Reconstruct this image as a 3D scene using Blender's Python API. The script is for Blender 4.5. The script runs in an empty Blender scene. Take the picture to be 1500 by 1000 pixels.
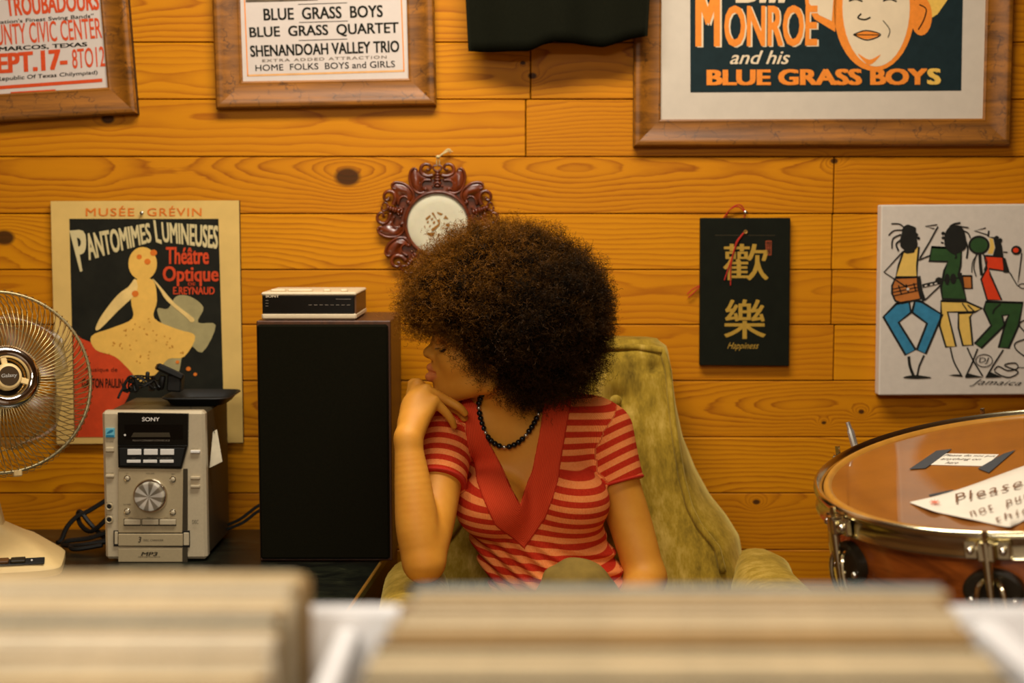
import bpy, bmesh, math, random
import numpy as np
from mathutils import Vector, Matrix

R = math.radians
scene = bpy.context.scene
COL = scene.collection
random.seed(7)

# ------------------------------------------------------------------ camera
FPX = 2083.333                       # 50 mm on a 36 mm sensor, in pixels of a 1500 px frame
PITCH = R(5.05)
CAM = Vector((0.0, -3.2, 1.35))
cam_data = bpy.data.cameras.new('camera')
cam_data.lens = 50.0
cam_data.sensor_width = 36.0
cam_data.dof.use_dof = True
cam_data.dof.focus_distance = 2.55
cam_data.dof.aperture_fstop = 3.2
cam_data.clip_start = 0.02
cam = bpy.data.objects.new('camera', cam_data)
cam.location = CAM
cam.rotation_euler = (math.pi / 2 - PITCH, 0, 0)
COL.objects.link(cam)
scene.camera = cam

# ------------------------------------------------------------------ world, lamps, exposure
world = bpy.data.worlds.new('world')
scene.world = world
world.use_nodes = True
world.node_tree.nodes['Background'].inputs[0].default_value = (1.0, 0.86, 0.66, 1)
world.node_tree.nodes['Background'].inputs[1].default_value = 0.05


def area(name, loc, size, power, color, target=None):
    d = bpy.data.lights.new(name, 'AREA')
    d.shape = 'RECTANGLE'
    d.size, d.size_y = size
    d.energy = power
    d.color = color
    o = bpy.data.objects.new(name, d)
    o.location = loc
    if target is not None:
        o.rotation_euler = (Vector(target) - Vector(loc)).to_track_quat('-Z', 'Y').to_euler()
    COL.objects.link(o)
    return o


LAMP = (1.0, 0.92, 0.79)
area('ceiling_lamp_near_wall', (-0.10, -0.98, 2.70), (1.3, 0.40), 61, LAMP)
area('ceiling_lamp_room', (-0.75, -3.0, 2.70), (1.0, 0.6), 26, LAMP)
area('added_front_fill_lamp', (-0.3, -4.8, 2.70), (1.8, 0.8), 130, LAMP)  # unseen lamp behind the camera, added to light the sitter from the front

vs = scene.view_settings
scene.display_settings.display_device = 'sRGB'
vs.view_transform = 'Standard'
vs.look = 'None'
vs.gamma = 1.0
vs.use_curve_mapping = False
vs.exposure = -0.32


# ------------------------------------------------------------------ measuring helpers
FWD = Vector((0, math.cos(PITCH), -math.sin(PITCH)))
UPV = Vector((0, math.sin(PITCH), math.cos(PITCH)))


def ray(px, py):
    return FWD + Vector((1, 0, 0)) * ((px - 750) / FPX) + UPV * ((500 - py) / FPX)


def wp(px, py, Y):
    """Point on the upright plane y = Y that a measured position in the photo corresponds to."""
    d = ray(px, py)
    return CAM + d * ((Y - CAM.y) / d.y)


def zp(px, py, Z):
    d = ray(px, py)
    return CAM + d * ((Z - CAM.z) / d.z)


def pp(px, py, P, n):
    d = ray(px, py)
    return CAM + d * ((P - CAM).dot(n) / d.dot(n))


# ------------------------------------------------------------------ materials
def lin(c):
    out = []
    for v in c[:3]:
        v = v / 255.0
        out.append(v / 12.92 if v <= 0.04045 else ((v + 0.055) / 1.055) ** 2.4)
    return (*out, 1.0)


class NT:
    def __init__(self, name):
        self.m = bpy.data.materials.new(name)
        self.m.use_nodes = True
        self.t = self.m.node_tree
        self.b = self.t.nodes['Principled BSDF']

    def n(self, kind, **kw):
        nd = self.t.nodes.new(kind)
        for k, v in kw.items():
            setattr(nd, k, v)
        return nd

    def plug(self, sock, v):
        if isinstance(v, bpy.types.NodeSocket):
            self.t.links.new(v, sock)
        else:
            sock.default_value = v

    def math(self, op, a, b=0.0, c=0.0):
        nd = self.n('ShaderNodeMath', operation=op)
        self.plug(nd.inputs[0], a)
        self.plug(nd.inputs[1], b)
        self.plug(nd.inputs[2], c)
        return nd.outputs[0]

    def mix(self, f, a, b, blend='MIX'):
        nd = self.n('ShaderNodeMix', data_type='RGBA', blend_type=blend)
        self.plug(nd.inputs[0], f)
        self.plug(nd.inputs[6], a)
        self.plug(nd.inputs[7], b)
        return nd.outputs[2]

    def noise(self, vec, scale, detail=3, rough=0.5, dist=0.0):
        nd = self.n('ShaderNodeTexNoise')
        if vec is not None:
            self.plug(nd.inputs['Vector'], vec)
        nd.inputs['Scale'].default_value = scale
        nd.inputs['Detail'].default_value = detail
        nd.inputs['Roughness'].default_value = rough
        nd.inputs['Distortion'].default_value = dist
        return nd.outputs[0]

    def ramp(self, f, stops):
        nd = self.n('ShaderNodeValToRGB')
        self.plug(nd.inputs[0], f)
        el = nd.color_ramp.elements
        while len(el) < len(stops):
            el.new(0.5)
        for e, (p, c) in zip(el, stops):
            e.position = p
            e.color = c if len(c) == 4 else (*c, 1)
        return nd.outputs[0]

    def coords(self, which='Object'):
        return self.n('ShaderNodeTexCoord').outputs[which]

    def mapv(self, vec, scale=(1, 1, 1), loc=(0, 0, 0), rot=(0, 0, 0)):
        nd = self.n('ShaderNodeMapping')
        self.plug(nd.inputs[0], vec)
        nd.inputs['Location'].default_value = loc
        nd.inputs['Rotation'].default_value = rot
        nd.inputs['Scale'].default_value = scale
        return nd.outputs[0]

    def bump(self, h, strength=0.3, dist=0.002):
        nd = self.n('ShaderNodeBump')
        nd.inputs['Strength'].default_value = strength
        nd.inputs['Distance'].default_value = dist
        self.plug(nd.inputs['Height'], h)
        self.t.links.new(nd.outputs[0], self.b.inputs['Normal'])


MATS = {}


def pm(name, rgb, rough=0.5, metal=0.0, var=0.12, scale=35, bump=0.0, coat=0.0, sss=0.0, spec=0.35, stretch=(1, 1, 1)):
    if name in MATS:
        return MATS[name]
    t = NT(name)
    c = lin(rgb)
    co = t.mapv(t.coords(), scale=stretch)
    nz = t.noise(co, scale, 4, 0.6)
    lo = tuple(x * (1 - var) for x in c[:3]) + (1,)
    hi = tuple(min(1, x * (1 + var)) for x in c[:3]) + (1,)
    t.plug(t.b.inputs['Base Color'], t.ramp(nz, [(0.3, lo), (0.7, hi)]))
    t.b.inputs['Roughness'].default_value = rough
    t.b.inputs['Metallic'].default_value = metal
    t.b.inputs['Specular IOR Level'].default_value = spec
    if coat:
        t.b.inputs['Coat Weight'].default_value = coat
        t.b.inputs['Coat Roughness'].default_value = 0.06
    if sss:
        t.b.inputs['Subsurface Weight'].default_value = sss
        t.b.inputs['Subsurface Radius'].default_value = (0.012, 0.005, 0.002)
        t.b.inputs['Subsurface Scale'].default_value = 1.0
    if bump:
        t.bump(t.noise(co, scale * 3, 3), bump, 0.001)
    MATS[name] = t.m
    return t.m


def plank_material():
    """Flat-sawn pine: growth rings of a log cut lengthwise, each board its own cut."""
    t = NT('pine_plank')
    oc = t.coords('Object')
    rnd = t.n('ShaderNodeObjectInfo').outputs['Random']
    s = t.n('ShaderNodeSeparateXYZ')
    t.plug(s.inputs[0], oc)
    x, z = s.outputs[0], s.outputs[2]
    seed = t.math('MULTIPLY', rnd, 61.7)
    rnd2 = t.math('FRACT', t.math('MULTIPLY', rnd, 17.31))
    rnd3 = t.math('FRACT', t.math('MULTIPLY', rnd, 91.7))
    cv = t.n('ShaderNodeCombineXYZ')
    t.plug(cv.inputs[0], t.math('ADD', x, seed))
    t.plug(cv.inputs[1], seed)
    t.plug(cv.inputs[2], t.math('MULTIPLY', z, 2.2))
    n1 = t.math('SUBTRACT', t.noise(cv.outputs[0], 2.0, 2, 0.45), 0.5)
    cv2 = t.n('ShaderNodeCombineXYZ')
    t.plug(cv2.inputs[0], t.math('MULTIPLY', x, 0.55))
    t.plug(cv2.inputs[1], seed)
    t.plug(cv2.inputs[2], t.math('MULTIPLY', z, 0.3))
    n2 = t.math('SUBTRACT', t.noise(cv2.outputs[0], 3.4, 2, 0.4), 0.5)
    zc = t.math('ADD', t.math('MULTIPLY', rnd2, 0.16), -0.02)
    zz = t.math('ADD', t.math('SUBTRACT', z, zc), t.math('MULTIPLY', n1, 0.055))
    yo = t.math('ADD', t.math('ADD', 0.012, t.math('MULTIPLY', rnd3, 0.03)), t.math('MULTIPLY', n2, 0.15))
    r = t.math('SQRT', t.math('ADD', t.math('MULTIPLY', zz, zz), t.math('MULTIPLY', yo, yo)))
    # knots: rings swirl round them and their hearts are dark
    pos = t.n('ShaderNodeNewGeometry').outputs['Position']
    knot = None
    for (kx, ky, kr) in KNOTS:
        k = wp(kx, ky, 0)
        sub = t.n('ShaderNodeVectorMath', operation='SUBTRACT')
        t.plug(sub.inputs[0], pos)
        sub.inputs[1].default_value = k
        sc = t.n('ShaderNodeVectorMath', operation='MULTIPLY')
        t.plug(sc.inputs[0], sub.outputs[0])
        sc.inputs[1].default_value = (0.72, 1, 1)
        ln = t.n('ShaderNodeVectorMath', operation='LENGTH')
        t.plug(ln.inputs[0], sc.outputs[0])
        dist = t.math('ADD', ln.outputs['Value'], t.math('MULTIPLY', n1, 0.004))
        g = t.math('POWER', 2.718, t.math('MULTIPLY', t.math('POWER', t.math('DIVIDE', dist, kr * 2.6), 2.0), -1.0))
        r = t.math('SUBTRACT', r, t.math('MULTIPLY', g, 0.03))
        mr = t.n('ShaderNodeMapRange')
        t.plug(mr.inputs[0], dist)
        mr.inputs[1].default_value = kr * 0.75
        mr.inputs[2].default_value = kr * 1.15
        mr.inputs[3].default_value = 1.0
        mr.inputs[4].default_value = 0.0
        knot = mr.outputs[0] if knot is None else t.math('MAXIMUM', knot, mr.outputs[0])
    # fine fibre
    fv = t.mapv(oc, scale=(5, 1, 150))
    fib = t.noise(fv, 1.6, 3, 0.6)
    r = t.math('ADD', r, t.math('MULTIPLY', t.math('SUBTRACT', fib, 0.5), 0.0018))
    cv3 = t.n('ShaderNodeCombineXYZ')
    t.plug(cv3.inputs[0], t.math('ADD', t.math('MULTIPLY', x, 3.0), seed))
    t.plug(cv3.inputs[1], t.math('MULTIPLY', z, 14.0))
    n3 = t.noise(cv3.outputs[0], 2.6, 3, 0.55)
    r = t.math('ADD', r, t.math('MULTIPLY', t.math('SUBTRACT', n3, 0.5), 0.009))
    cv4 = t.n('ShaderNodeCombineXYZ')
    t.plug(cv4.inputs[0], t.math('ADD', t.math('MULTIPLY', x, 2.0), seed))
    t.plug(cv4.inputs[1], t.math('MULTIPLY', z, 22.0))
    fade = t.math('MULTIPLY_ADD', t.noise(cv4.outputs[0], 1.7, 2, 0.5), 1.7, -0.05)
    fade = t.math('MINIMUM', t.math('MAXIMUM', fade, 0.42), 1.0)
    ring = t.math('FRACT', t.math('MULTIPLY', r, t.math('ADD', 62.0, t.math('MULTIPLY', rnd3, 60.0))))
    late = t.ramp(ring, [(0.0, (0.12, 0.12, 0.12)), (0.10, (0.0, 0.0, 0.0)), (0.45, (0.10, 0.10, 0.10)), (0.78, (0.55, 0.55, 0.55)), (0.92, (1, 1, 1)), (1.0, (0.3, 0.3, 0.3))])
    base = t.mix(rnd2, lin((226, 150, 8)), lin((208, 132, 6)))
    dark = t.mix(rnd3, lin((164, 88, 4)), lin((142, 73, 4)))
    c = t.mix(t.math('MULTIPLY', t.math('MULTIPLY', late, fade), t.math('MULTIPLY_ADD', rnd, 0.25, 0.82)), base, dark)
    blot = t.noise(t.mapv(oc, scale=(1, 1, 3)), 5, 3, 0.5)
    c = t.mix(t.math('MULTIPLY', blot, 0.30), c, lin((196, 116, 8)))
    c = t.mix(t.math('MULTIPLY', t.math('SUBTRACT', 1.0, fib), 0.22), c, lin((156, 84, 6)))
    kc = t.mix(t.math('MULTIPLY', ring, 0.5), lin((40, 22, 8)), lin((92, 48, 12)))
    c = t.mix(t.math('MULTIPLY', knot, 0.93), c, kc)
    t.plug(t.b.inputs['Base Color'], c)
    t.b.inputs['Roughness'].default_value = 0.48
    t.b.inputs['Specular IOR Level'].default_value = 0.18
    t.bump(t.math('ADD', t.math('MULTIPLY', late, -0.6), fib), 0.12, 0.0006)
    return t.m


KNOTS = [(509, 259, 0.021), (6, 348, 0.017), (158, 174, 0.011), (766, 92, 0.004), (780, 111, 0.007), (1262, 603, 0.005),
         (1207, 619, 0.004), (1108, 735, 0.006), (1222, 236, 0.006)]


def grain_wood(name, light, dark, scale=8, rough=0.45, axis=0, coat=0.0, crackle=False):
    t = NT(name)
    st = [60, 60, 60]
    st[axis] = 4
    co = t.mapv(t.coords(), scale=tuple(st))
    nz = t.noise(co, scale * 0.12, 5, 0.65, 0.6)
    c = t.ramp(nz, [(0.28, lin(dark)), (0.72, lin(light))])
    if crackle:
        v = t.n('ShaderNodeTexVoronoi', feature='DISTANCE_TO_EDGE')
        t.plug(v.inputs['Vector'], t.coords())
        v.inputs['Scale'].default_value = 22
        dd = t.n('ShaderNodeVectorMath', operation='ADD')
        nn = t.n('ShaderNodeTexNoise')
        nn.inputs['Scale'].default_value = 60
        t.plug(nn.inputs['Vector'], t.coords())
        ms = t.n('ShaderNodeVectorMath', operation='SCALE')
        t.plug(ms.inputs[0], nn.outputs['Color'])
        ms.inputs['Scale'].default_value = 0.03
        t.plug(dd.inputs[0], t.coords())
        t.plug(dd.inputs[1], ms.outputs[0])
        t.plug(v.inputs['Vector'], dd.outputs[0])
        edge = t.ramp(v.outputs[0], [(0.0, (1, 1, 1)), (0.035, (0, 0, 0))])
        msk = t.ramp(t.noise(t.coords(), 30, 2), [(0.45, (0, 0, 0)), (0.6, (1, 1, 1))])
        c = t.mix(t.math('MULTIPLY', t.math('MULTIPLY', edge, msk), 0.75), c, lin((50, 28, 8)))
    t.plug(t.b.inputs['Base Color'], c)
    t.b.inputs['Roughness'].default_value = rough
    t.b.inputs['Coat Weight'].default_value = coat
    t.bump(nz, 0.15, 0.0008)
    MATS[name] = t.m
    return t.m


# ------------------------------------------------------------------ mesh helpers
class MB:
    def __init__(self):
        self.v = []
        self.f = []

    def add(self, vs, fs):
        o = len(self.v)
        self.v += [tuple(p) for p in vs]
        self.f += [tuple(i + o for i in f) for f in fs]
        return self

    def box(self, c, s, M=None, bev=0.0):
        x, y, z = s[0] / 2, s[1] / 2, s[2] / 2
        c = Vector(c)
        if bev <= 0:
            vs = [(i * x, j * y, k * z) for i in (-1, 1) for j in (-1, 1) for k in (-1, 1)]
            fs = [(0, 1, 3, 2), (4, 6, 7, 5), (0, 4, 5, 1), (2, 3, 7, 6), (0, 2, 6, 4), (1, 5, 7, 3)]
        else:
            b = min(bev, x * .95, y * .95, z * .95)
            vs, idx = [], {}
            for i in (-1, 1):
                for j in (-1, 1):
                    for k in (-1, 1):
                        for a in range(3):
                            p = [i * (x - b), j * (y - b), k * (z - b)]
                            p[a] = (i * x, j * y, k * z)[a]
                            idx[(i, j, k, a)] = len(vs)
                            vs.append(tuple(p))
            fs = []
            for a in range(3):
                for sg in (-1, 1):
                    o = [q for q in range(3) if q != a]
                    ring = []
                    for (u, w) in ((-1, -1), (1, -1), (1, 1), (-1, 1)):
                        k = [0, 0, 0]
                        k[a] = sg
                        k[o[0]] = u
                        k[o[1]] = w
                        ring.append(idx[(*k, a)])
                    fs.append(ring if (sg == 1) == (a != 1) else ring[::-1])
            for a in range(3):
                o = [q for q in range(3) if q != a]
                for u in (-1, 1):
                    for w in (-1, 1):
                        k0 = [0, 0, 0]
                        k0[o[0]], k0[o[1]] = u, w
                        ks = []
                        for sg in (-1, 1):
                            k = list(k0)
                            k[a] = sg
                            ks.append(tuple(k))
                        q = [idx[(*ks[0], o[0])], idx[(*ks[1], o[0])], idx[(*ks[1], o[1])], idx[(*ks[0], o[1])]]
                        fs.append(q)
            for i in (-1, 1):
                for j in (-1, 1):
                    for k in (-1, 1):
                        fs.append([idx[(i, j, k, a)] for a in range(3)])
        out = []
        for p in vs:
            p = Vector(p)
            if M is not None:
                p = M @ p if len(M) == 3 else M.to_3x3() @ p
            out.append(p + c)
        return self.add(out, fs)

    def tube(self, path, r, n=8, closed=False, caps=True, flat=None):
        P = [Vector(p) for p in path]
        m = len(P)
        rr = r if hasattr(r, '__len__') else [r] * m
        tans = []
        for i in range(m):
            a = P[(i - 1) % m] if (closed or i > 0) else P[i]
            b = P[(i + 1) % m] if (closed or i < m - 1) else P[i]
            t = (b - a)
            tans.append(t.normalized() if t.length > 1e-9 else Vector((0, 0, 1)))
        up = Vector((0, 0, 1)) if abs(tans[0].z) < 0.9 else Vector((0, 1, 0))
        nrm = (up - tans[0] * up.dot(tans[0])).normalized()
        vs, fs = [], []
        for i in range(m):
            t = tans[i]
            nrm = (nrm - t * nrm.dot(t))
            nrm = nrm.normalized() if nrm.length > 1e-6 else t.orthogonal().normalized()
            bi = t.cross(nrm)
            for k in range(n):
                a = 2 * math.pi * k / n
                vs.append(P[i] + (nrm * math.cos(a) + bi * math.sin(a)) * rr[i])
        for i in range(m if closed else m - 1):
            j = (i + 1) % m
            for k in range(n):
                l = (k + 1) % n
                fs.append((i * n + k, i * n + l, j * n + l, j * n + k))
        if caps and not closed:
            fs.append(tuple(range(n))[::-1])
            fs.append(tuple((m - 1) * n + k for k in range(n)))
        return self.add(vs, fs)

    def lathe(self, prof, n=32, M=None, arc=2 * math.pi):
        M = M or Matrix.Identity(4)
        full = abs(arc - 2 * math.pi) < 1e-6
        cols = n if full else n + 1
        vs = [M @ Vector((r * math.cos(arc * k / n), r * math.sin(arc * k / n), z)) for (r, z) in prof for k in range(cols)]
        fs = []
        for i in range(len(prof) - 1):
            for k in range(n):
                l = (k + 1) % cols
                fs.append((i * cols + k, i * cols + l, (i + 1) * cols + l, (i + 1) * cols + k))
        return self.add(vs, fs)

    def ball(self, c, r, nu=12, nv=8, M=None):
        r = r if hasattr(r, '__len__') else (r, r, r)
        c = Vector(c)
        vs, fs = [], []
        for j in range(1, nv):
            b = math.pi * j / nv
            for i in range(nu):
                a = 2 * math.pi * i / nu
                vs.append(Vector((r[0] * math.sin(b) * math.cos(a), r[1] * math.sin(b) * math.sin(a), r[2] * math.cos(b))))
        vs += [Vector((0, 0, r[2])), Vector((0, 0, -r[2]))]
        for j in range(nv - 2):
            for i in range(nu):
                k = (i + 1) % nu
                fs.append((j * nu + i, (j + 1) * nu + i, (j + 1) * nu + k, j * nu + k))
        T, B = len(vs) - 2, len(vs) - 1
        for i in range(nu):
            k = (i + 1) % nu
            fs.append((T, i, k))
            fs.append((B, (nv - 2) * nu + k, (nv - 2) * nu + i))
        if M is not None:
            vs = [M @ p for p in vs]
        return self.add([p + c for p in vs], fs)

    def slab(self, pts, off):
        """closed solid: polygon of world points pushed back by the vector off"""
        n = len(pts)
        off = Vector(off)
        vs = [Vector(p) for p in pts] + [Vector(p) + off for p in pts]
        fs = [tuple(range(n)), tuple(range(2 * n - 1, n - 1, -1))]
        fs += [(i, (i + 1) % n + 0, (i + 1) % n + n, i + n) for i in range(n)]
        return self.add(vs, fs)

    def build(self, name, mat, parent=None, smooth=False, **tags):
        me = bpy.data.meshes.new(name)
        me.from_pydata(self.v, [], self.f)
        me.update()
        return link_mesh(name, me, mat, parent, smooth, **tags)


def world_of(o):
    M = o.matrix_basis.copy()
    if o.parent is not None:
        M = world_of(o.parent) @ o.matrix_parent_inverse @ M
    return M


def fix_normals(me):
    bm = bmesh.new()
    bm.from_mesh(me)
    bmesh.ops.recalc_face_normals(bm, faces=bm.faces)
    bm.to_mesh(me)
    bm.free()


def link_mesh(name, me, mat, parent=None, smooth=False, recalc=True, **tags):
    if recalc:
        fix_normals(me)
    if mat is not None:
        me.materials.append(mat)
    if smooth:
        me.polygons.foreach_set('use_smooth', [True] * len(me.polygons))
        if smooth != 'all':
            try:
                me.set_sharp_from_angle(angle=R(smooth if smooth is not True else 40))
            except Exception:
                pass
    o = bpy.data.objects.new(name, me)
    COL.objects.link(o)
    if parent is not None:
        o.parent = parent
        o.matrix_parent_inverse = world_of(parent).inverted()
    else:
        n = len(me.vertices)
        co = np.empty(n * 3, np.float32)
        me.vertices.foreach_get('co', co)
        co = co.reshape(-1, 3)
        lo, hi = co.min(0), co.max(0)
        c = np.array([(lo[0] + hi[0]) / 2, (lo[1] + hi[1]) / 2, lo[2]], np.float32)
        co -= c
        me.vertices.foreach_set('co', co.ravel())
        o.location = c.tolist()
    tag(o, **tags)
    return o


def tag(o, label=None, category=None, group=None, kind=None):
    for k, v in (('label', label), ('category', category), ('group', group), ('kind', kind)):
        if v:
            o[k] = v
    return o


def thing(name, loc, label, category, group=None, rotz=0.0):
    o = bpy.data.objects.new(name, None)
    o.empty_display_size = 0.05
    o.location = loc
    o.rotation_euler = (0, 0, rotz)
    COL.objects.link(o)
    return tag(o, label, category, group)


def text_data(s, bold=0.0, shear=0.0, spacing=1.0):
    cu = bpy.data.curves.new('lettering', 'FONT')
    cu.body = s
    cu.size = 1.0
    cu.shear = shear
    cu.space_character = spacing
    cu.resolution_u = 3
    o = bpy.data.objects.new('lettering', cu)
    COL.objects.link(o)
    dg = bpy.context.evaluated_depsgraph_get()
    me = bpy.data.meshes.new_from_object(o.evaluated_get(dg))
    v = np.array([tuple(p.co[:2]) for p in me.vertices])
    f = [tuple(p.vertices) for p in me.polygons]
    bpy.data.objects.remove(o)
    bpy.data.curves.remove(cu)
    bpy.data.meshes.remove(me)
    if bold > 0:                      # heavier face: overprint slightly shifted
        n0, f0 = len(v), list(f)
        vv, ff = [v], list(f)
        for i, (dx, dy) in enumerate(((-1, -.5), (1, -.5), (-1, .5), (1, .5), (-.5, 0), (.5, 0))):
            vv.append(v + np.array((dx * bold, dy * bold)))
            ff += [tuple(k + n0 * (i + 1) for k in q) for q in f0]
        v, f = np.concatenate(vv), ff
    lo, hi = v.min(0), v.max(0)
    return (v - lo) / np.maximum(hi - lo, 1e-6), f


def quad_map(q, plane):
    tl, tr, br, bl = q

    def fn(u, v):
        x = (bl[0] * (1 - u) + br[0] * u) * (1 - v) + (tl[0] * (1 - u) + tr[0] * u) * v
        y = (bl[1] * (1 - u) + br[1] * u) * (1 - v) + (tl[1] * (1 - u) + tr[1] * u) * v
        return plane(x, y)
    return fn


def letters(s, q, plane, mat, parent, bold=0.0, shear=0.0, spacing=1.0, name='lettering'):
    """flat printed line of text; q = quad tl,tr,br,bl (or x0,y0,x1,y1)"""
    if len(q) == 4 and not hasattr(q[0], '__len__'):
        x0, y0, x1, y1 = q
        q = ((x0, y0), (x1, y0), (x1, y1), (x0, y1))
    v, f = text_data(s, bold, shear, spacing)
    fn = quad_map(q, plane)
    o = fn(.5, .5)
    nrm = (fn(.55, .5) - o).cross(fn(.5, .55) - o).normalized()
    if nrm.dot(CAM - o) < 0:
        nrm = -nrm
    per = len(v) // 7 if bold > 0 else len(v) + 1
    mb = MB().add([fn(u, w) + nrm * (.00004 * (i // per)) for i, (u, w) in enumerate(v)], f)
    return mb.build(name, mat, parent)


def poly_px(pts, plane, mb):
    mb.add([plane(x, y) for x, y in pts], [tuple(range(len(pts)))])


def stroke_px(path, w, plane, mb):
    """flat painted line of width w (photo units) along a path"""
    n = len(path)
    P = [Vector((x, y)) for x, y in path]
    L, Rr = [], []
    for i in range(n):
        t = (P[min(i + 1, n - 1)] - P[max(i - 1, 0)])
        t = t.normalized() if t.length > 1e-6 else Vector((1, 0))
        nn = Vector((-t.y, t.x))
        ww = w[i] if hasattr(w, '__len__') else w
        L.append(P[i] + nn * ww / 2)
        Rr.append(P[i] - nn * ww / 2)
    vs = [plane(*p) for p in L] + [plane(*p) for p in Rr]
    mb.add(vs, [(i, i + 1, n + i + 1, n + i) for i in range(n - 1)])


def oval(cx, cy, rx, ry, n=24, a0=0, a1=2 * math.pi):
    return [(cx + rx * math.cos(a0 + (a1 - a0) * k / n), cy + ry * math.sin(a0 + (a1 - a0) * k / n)) for k in range(n)]


def smooth_path(pts, per=6, closed=False):
    """Catmull-Rom through points (tuples of any length)"""
    P = [np.array(p, float) for p in pts]
    n = len(P)
    out = []
    for i in range(n if closed else n - 1):
        p0 = P[(i - 1) % n] if (closed or i > 0) else P[i]
        p1, p2 = P[i], P[(i + 1) % n]
        p3 = P[(i + 2) % n] if (closed or i + 2 < n) else p2
        for k in range(per):
            t = k / per
            out.append(0.5 * ((2 * p1) + (-p0 + p2) * t + (2 * p0 - 5 * p1 + 4 * p2 - p3) * t * t + (-p0 + 3 * p1 - 3 * p2 + p3) * t ** 3))
    if not closed:
        out.append(P[-1])
    return [tuple(p) for p in out]

# =================================================================== the room
CEIL = 2.75
XL, XR, YB = -3.0, 3.0, -6.0
M_plank = plank_material()
M_back = pm('dark_backing', (40, 24, 10), 0.9)
M_plaster = pm('cream_plaster', (128, 92, 52), 0.9, var=0.05, scale=6)
M_ceiling = pm('white_ceiling', (150, 128, 96), 0.9, var=0.04, scale=4)
M_floorwood = grain_wood('floor_wood', (96, 60, 30), (60, 36, 18), axis=0)

MB().box((0, -3.0, -0.05), (6.0, 6.2, 0.1)).build('floor', M_floorwood, kind='structure')
MB().box((0, -3.0, CEIL + 0.05), (6.0, 6.2, 0.1)).build('ceiling', M_ceiling, kind='structure')
MB().box((XL - 0.05, -3.0, CEIL / 2), (0.1, 6.2, CEIL)).build('wall_left', M_plaster, kind='structure')
MB().box((XR + 0.05, -3.0, CEIL / 2), (0.1, 6.2, CEIL)).build('wall_right', M_plaster, kind='structure')
MB().box((0, YB - 0.05, CEIL / 2), (6.0, 0.1, CEIL)).build('wall_rear', M_plaster, kind='structure')
wall = MB().box((0, 0.07, CEIL / 2), (6.0, 0.1, CEIL)).build('wall_back', M_back, kind='structure')

lines = [wp(750, y, 0).z for y in (62, 145.5, 229.5, 313, 395, 475.5, 557.5, 640, 722, 805)]
rows = []
z = lines[0]
up_rows = []
while z < CEIL - 0.02:
    nz = min(z + 0.128, CEIL)
    up_rows.append((z, nz))
    z = nz
dn = lines[-1]
dn_rows = []
while dn > 0.02:
    nz = max(dn - 0.1265, 0)
    dn_rows.append((nz, dn))
    dn = nz
mid = [(lines[i + 1], lines[i]) for i in range(len(lines) - 1)]
JOINTS = {0: [777], 1: [770], 2: [1221], 3: [1220], 4: [1221], 5: [1226]}   # butt joints seen in the photo, by row


def xat(px, row):
    return wp(px, 300, 0).x


def plank(x0, x1, z0, z1, k):
    g = 0.0011
    w, h = x1 - x0 - 2 * g, z1 - z0 - 2 * g
    jit = random.uniform(-0.0012, 0.0012)
    me = MB().box((w / 2, 0.010, h / 2), (w, 0.020, h), bev=0.0016)
    mesh = bpy.data.meshes.new('plank')
    mesh.from_pydata(me.v, [], me.f)
    fix_normals(mesh)
    mesh.materials.append(M_plank)
    o = bpy.data.objects.new('plank', mesh)
    COL.objects.link(o)
    o.parent = wall
    o.matrix_parent_inverse = world_of(wall).inverted()
    o.location = (x0 + g, jit, z0 + g)
    return o


for grp, off in ((up_rows, -100), (mid, 0), (dn_rows, 100)):
    for i, (z0, z1) in enumerate(grp):
        js = [xat(p, i) for p in JOINTS.get(i + off, [])]
        if off == 0 and i in (2, 3, 4, 5):
            js += [[-2.1, -1.55, -2.3, -1.8][i - 2]]
        if not js:
            js = [random.choice([-1.6, -1.45, 1.62, 1.8]) + random.uniform(-.05, .05)]
        xs = [XL] + sorted(js) + [XR]
        for a, b in zip(xs[:-1], xs[1:]):
            plank(a, b, z0, z1, i)


# =================================================================== framed posters
M_frame = grain_wood('antique_frame_wood', (170, 104, 16), (84, 48, 6), scale=6, rough=0.5, axis=0, coat=0.0, crackle=True)
M_frame_edge = pm('frame_dark_edge', (58, 36, 14), 0.6)
M_paper = pm('poster_paper', (212, 198, 186), 0.8, var=0.03)
M_mat = pm('mat_board', (208, 194, 174), 0.85, var=0.03)
M_red = pm('red_ink', (214, 74, 22), 0.7, var=0.10, scale=200)
M_orange = pm('orange_ink', (240, 138, 40), 0.7, var=0.08, scale=120)
M_yellow = pm('yellow_ink', (236, 190, 84), 0.7, var=0.08, scale=120)
M_cream = pm('cream_ink', (230, 208, 172), 0.75, var=0.04)
M_black = pm('black_ink', (26, 25, 14), 0.7, var=0.15, scale=200, spec=.15)
M_navy = pm('navy_ink', (26, 42, 44), 0.7, var=0.12, scale=60, spec=.15)
M_greyink = pm('grey_ink', (120, 108, 92), 0.7)
M_paleorange = pm('pale_orange_ink', (226, 168, 104), 0.7)


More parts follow.
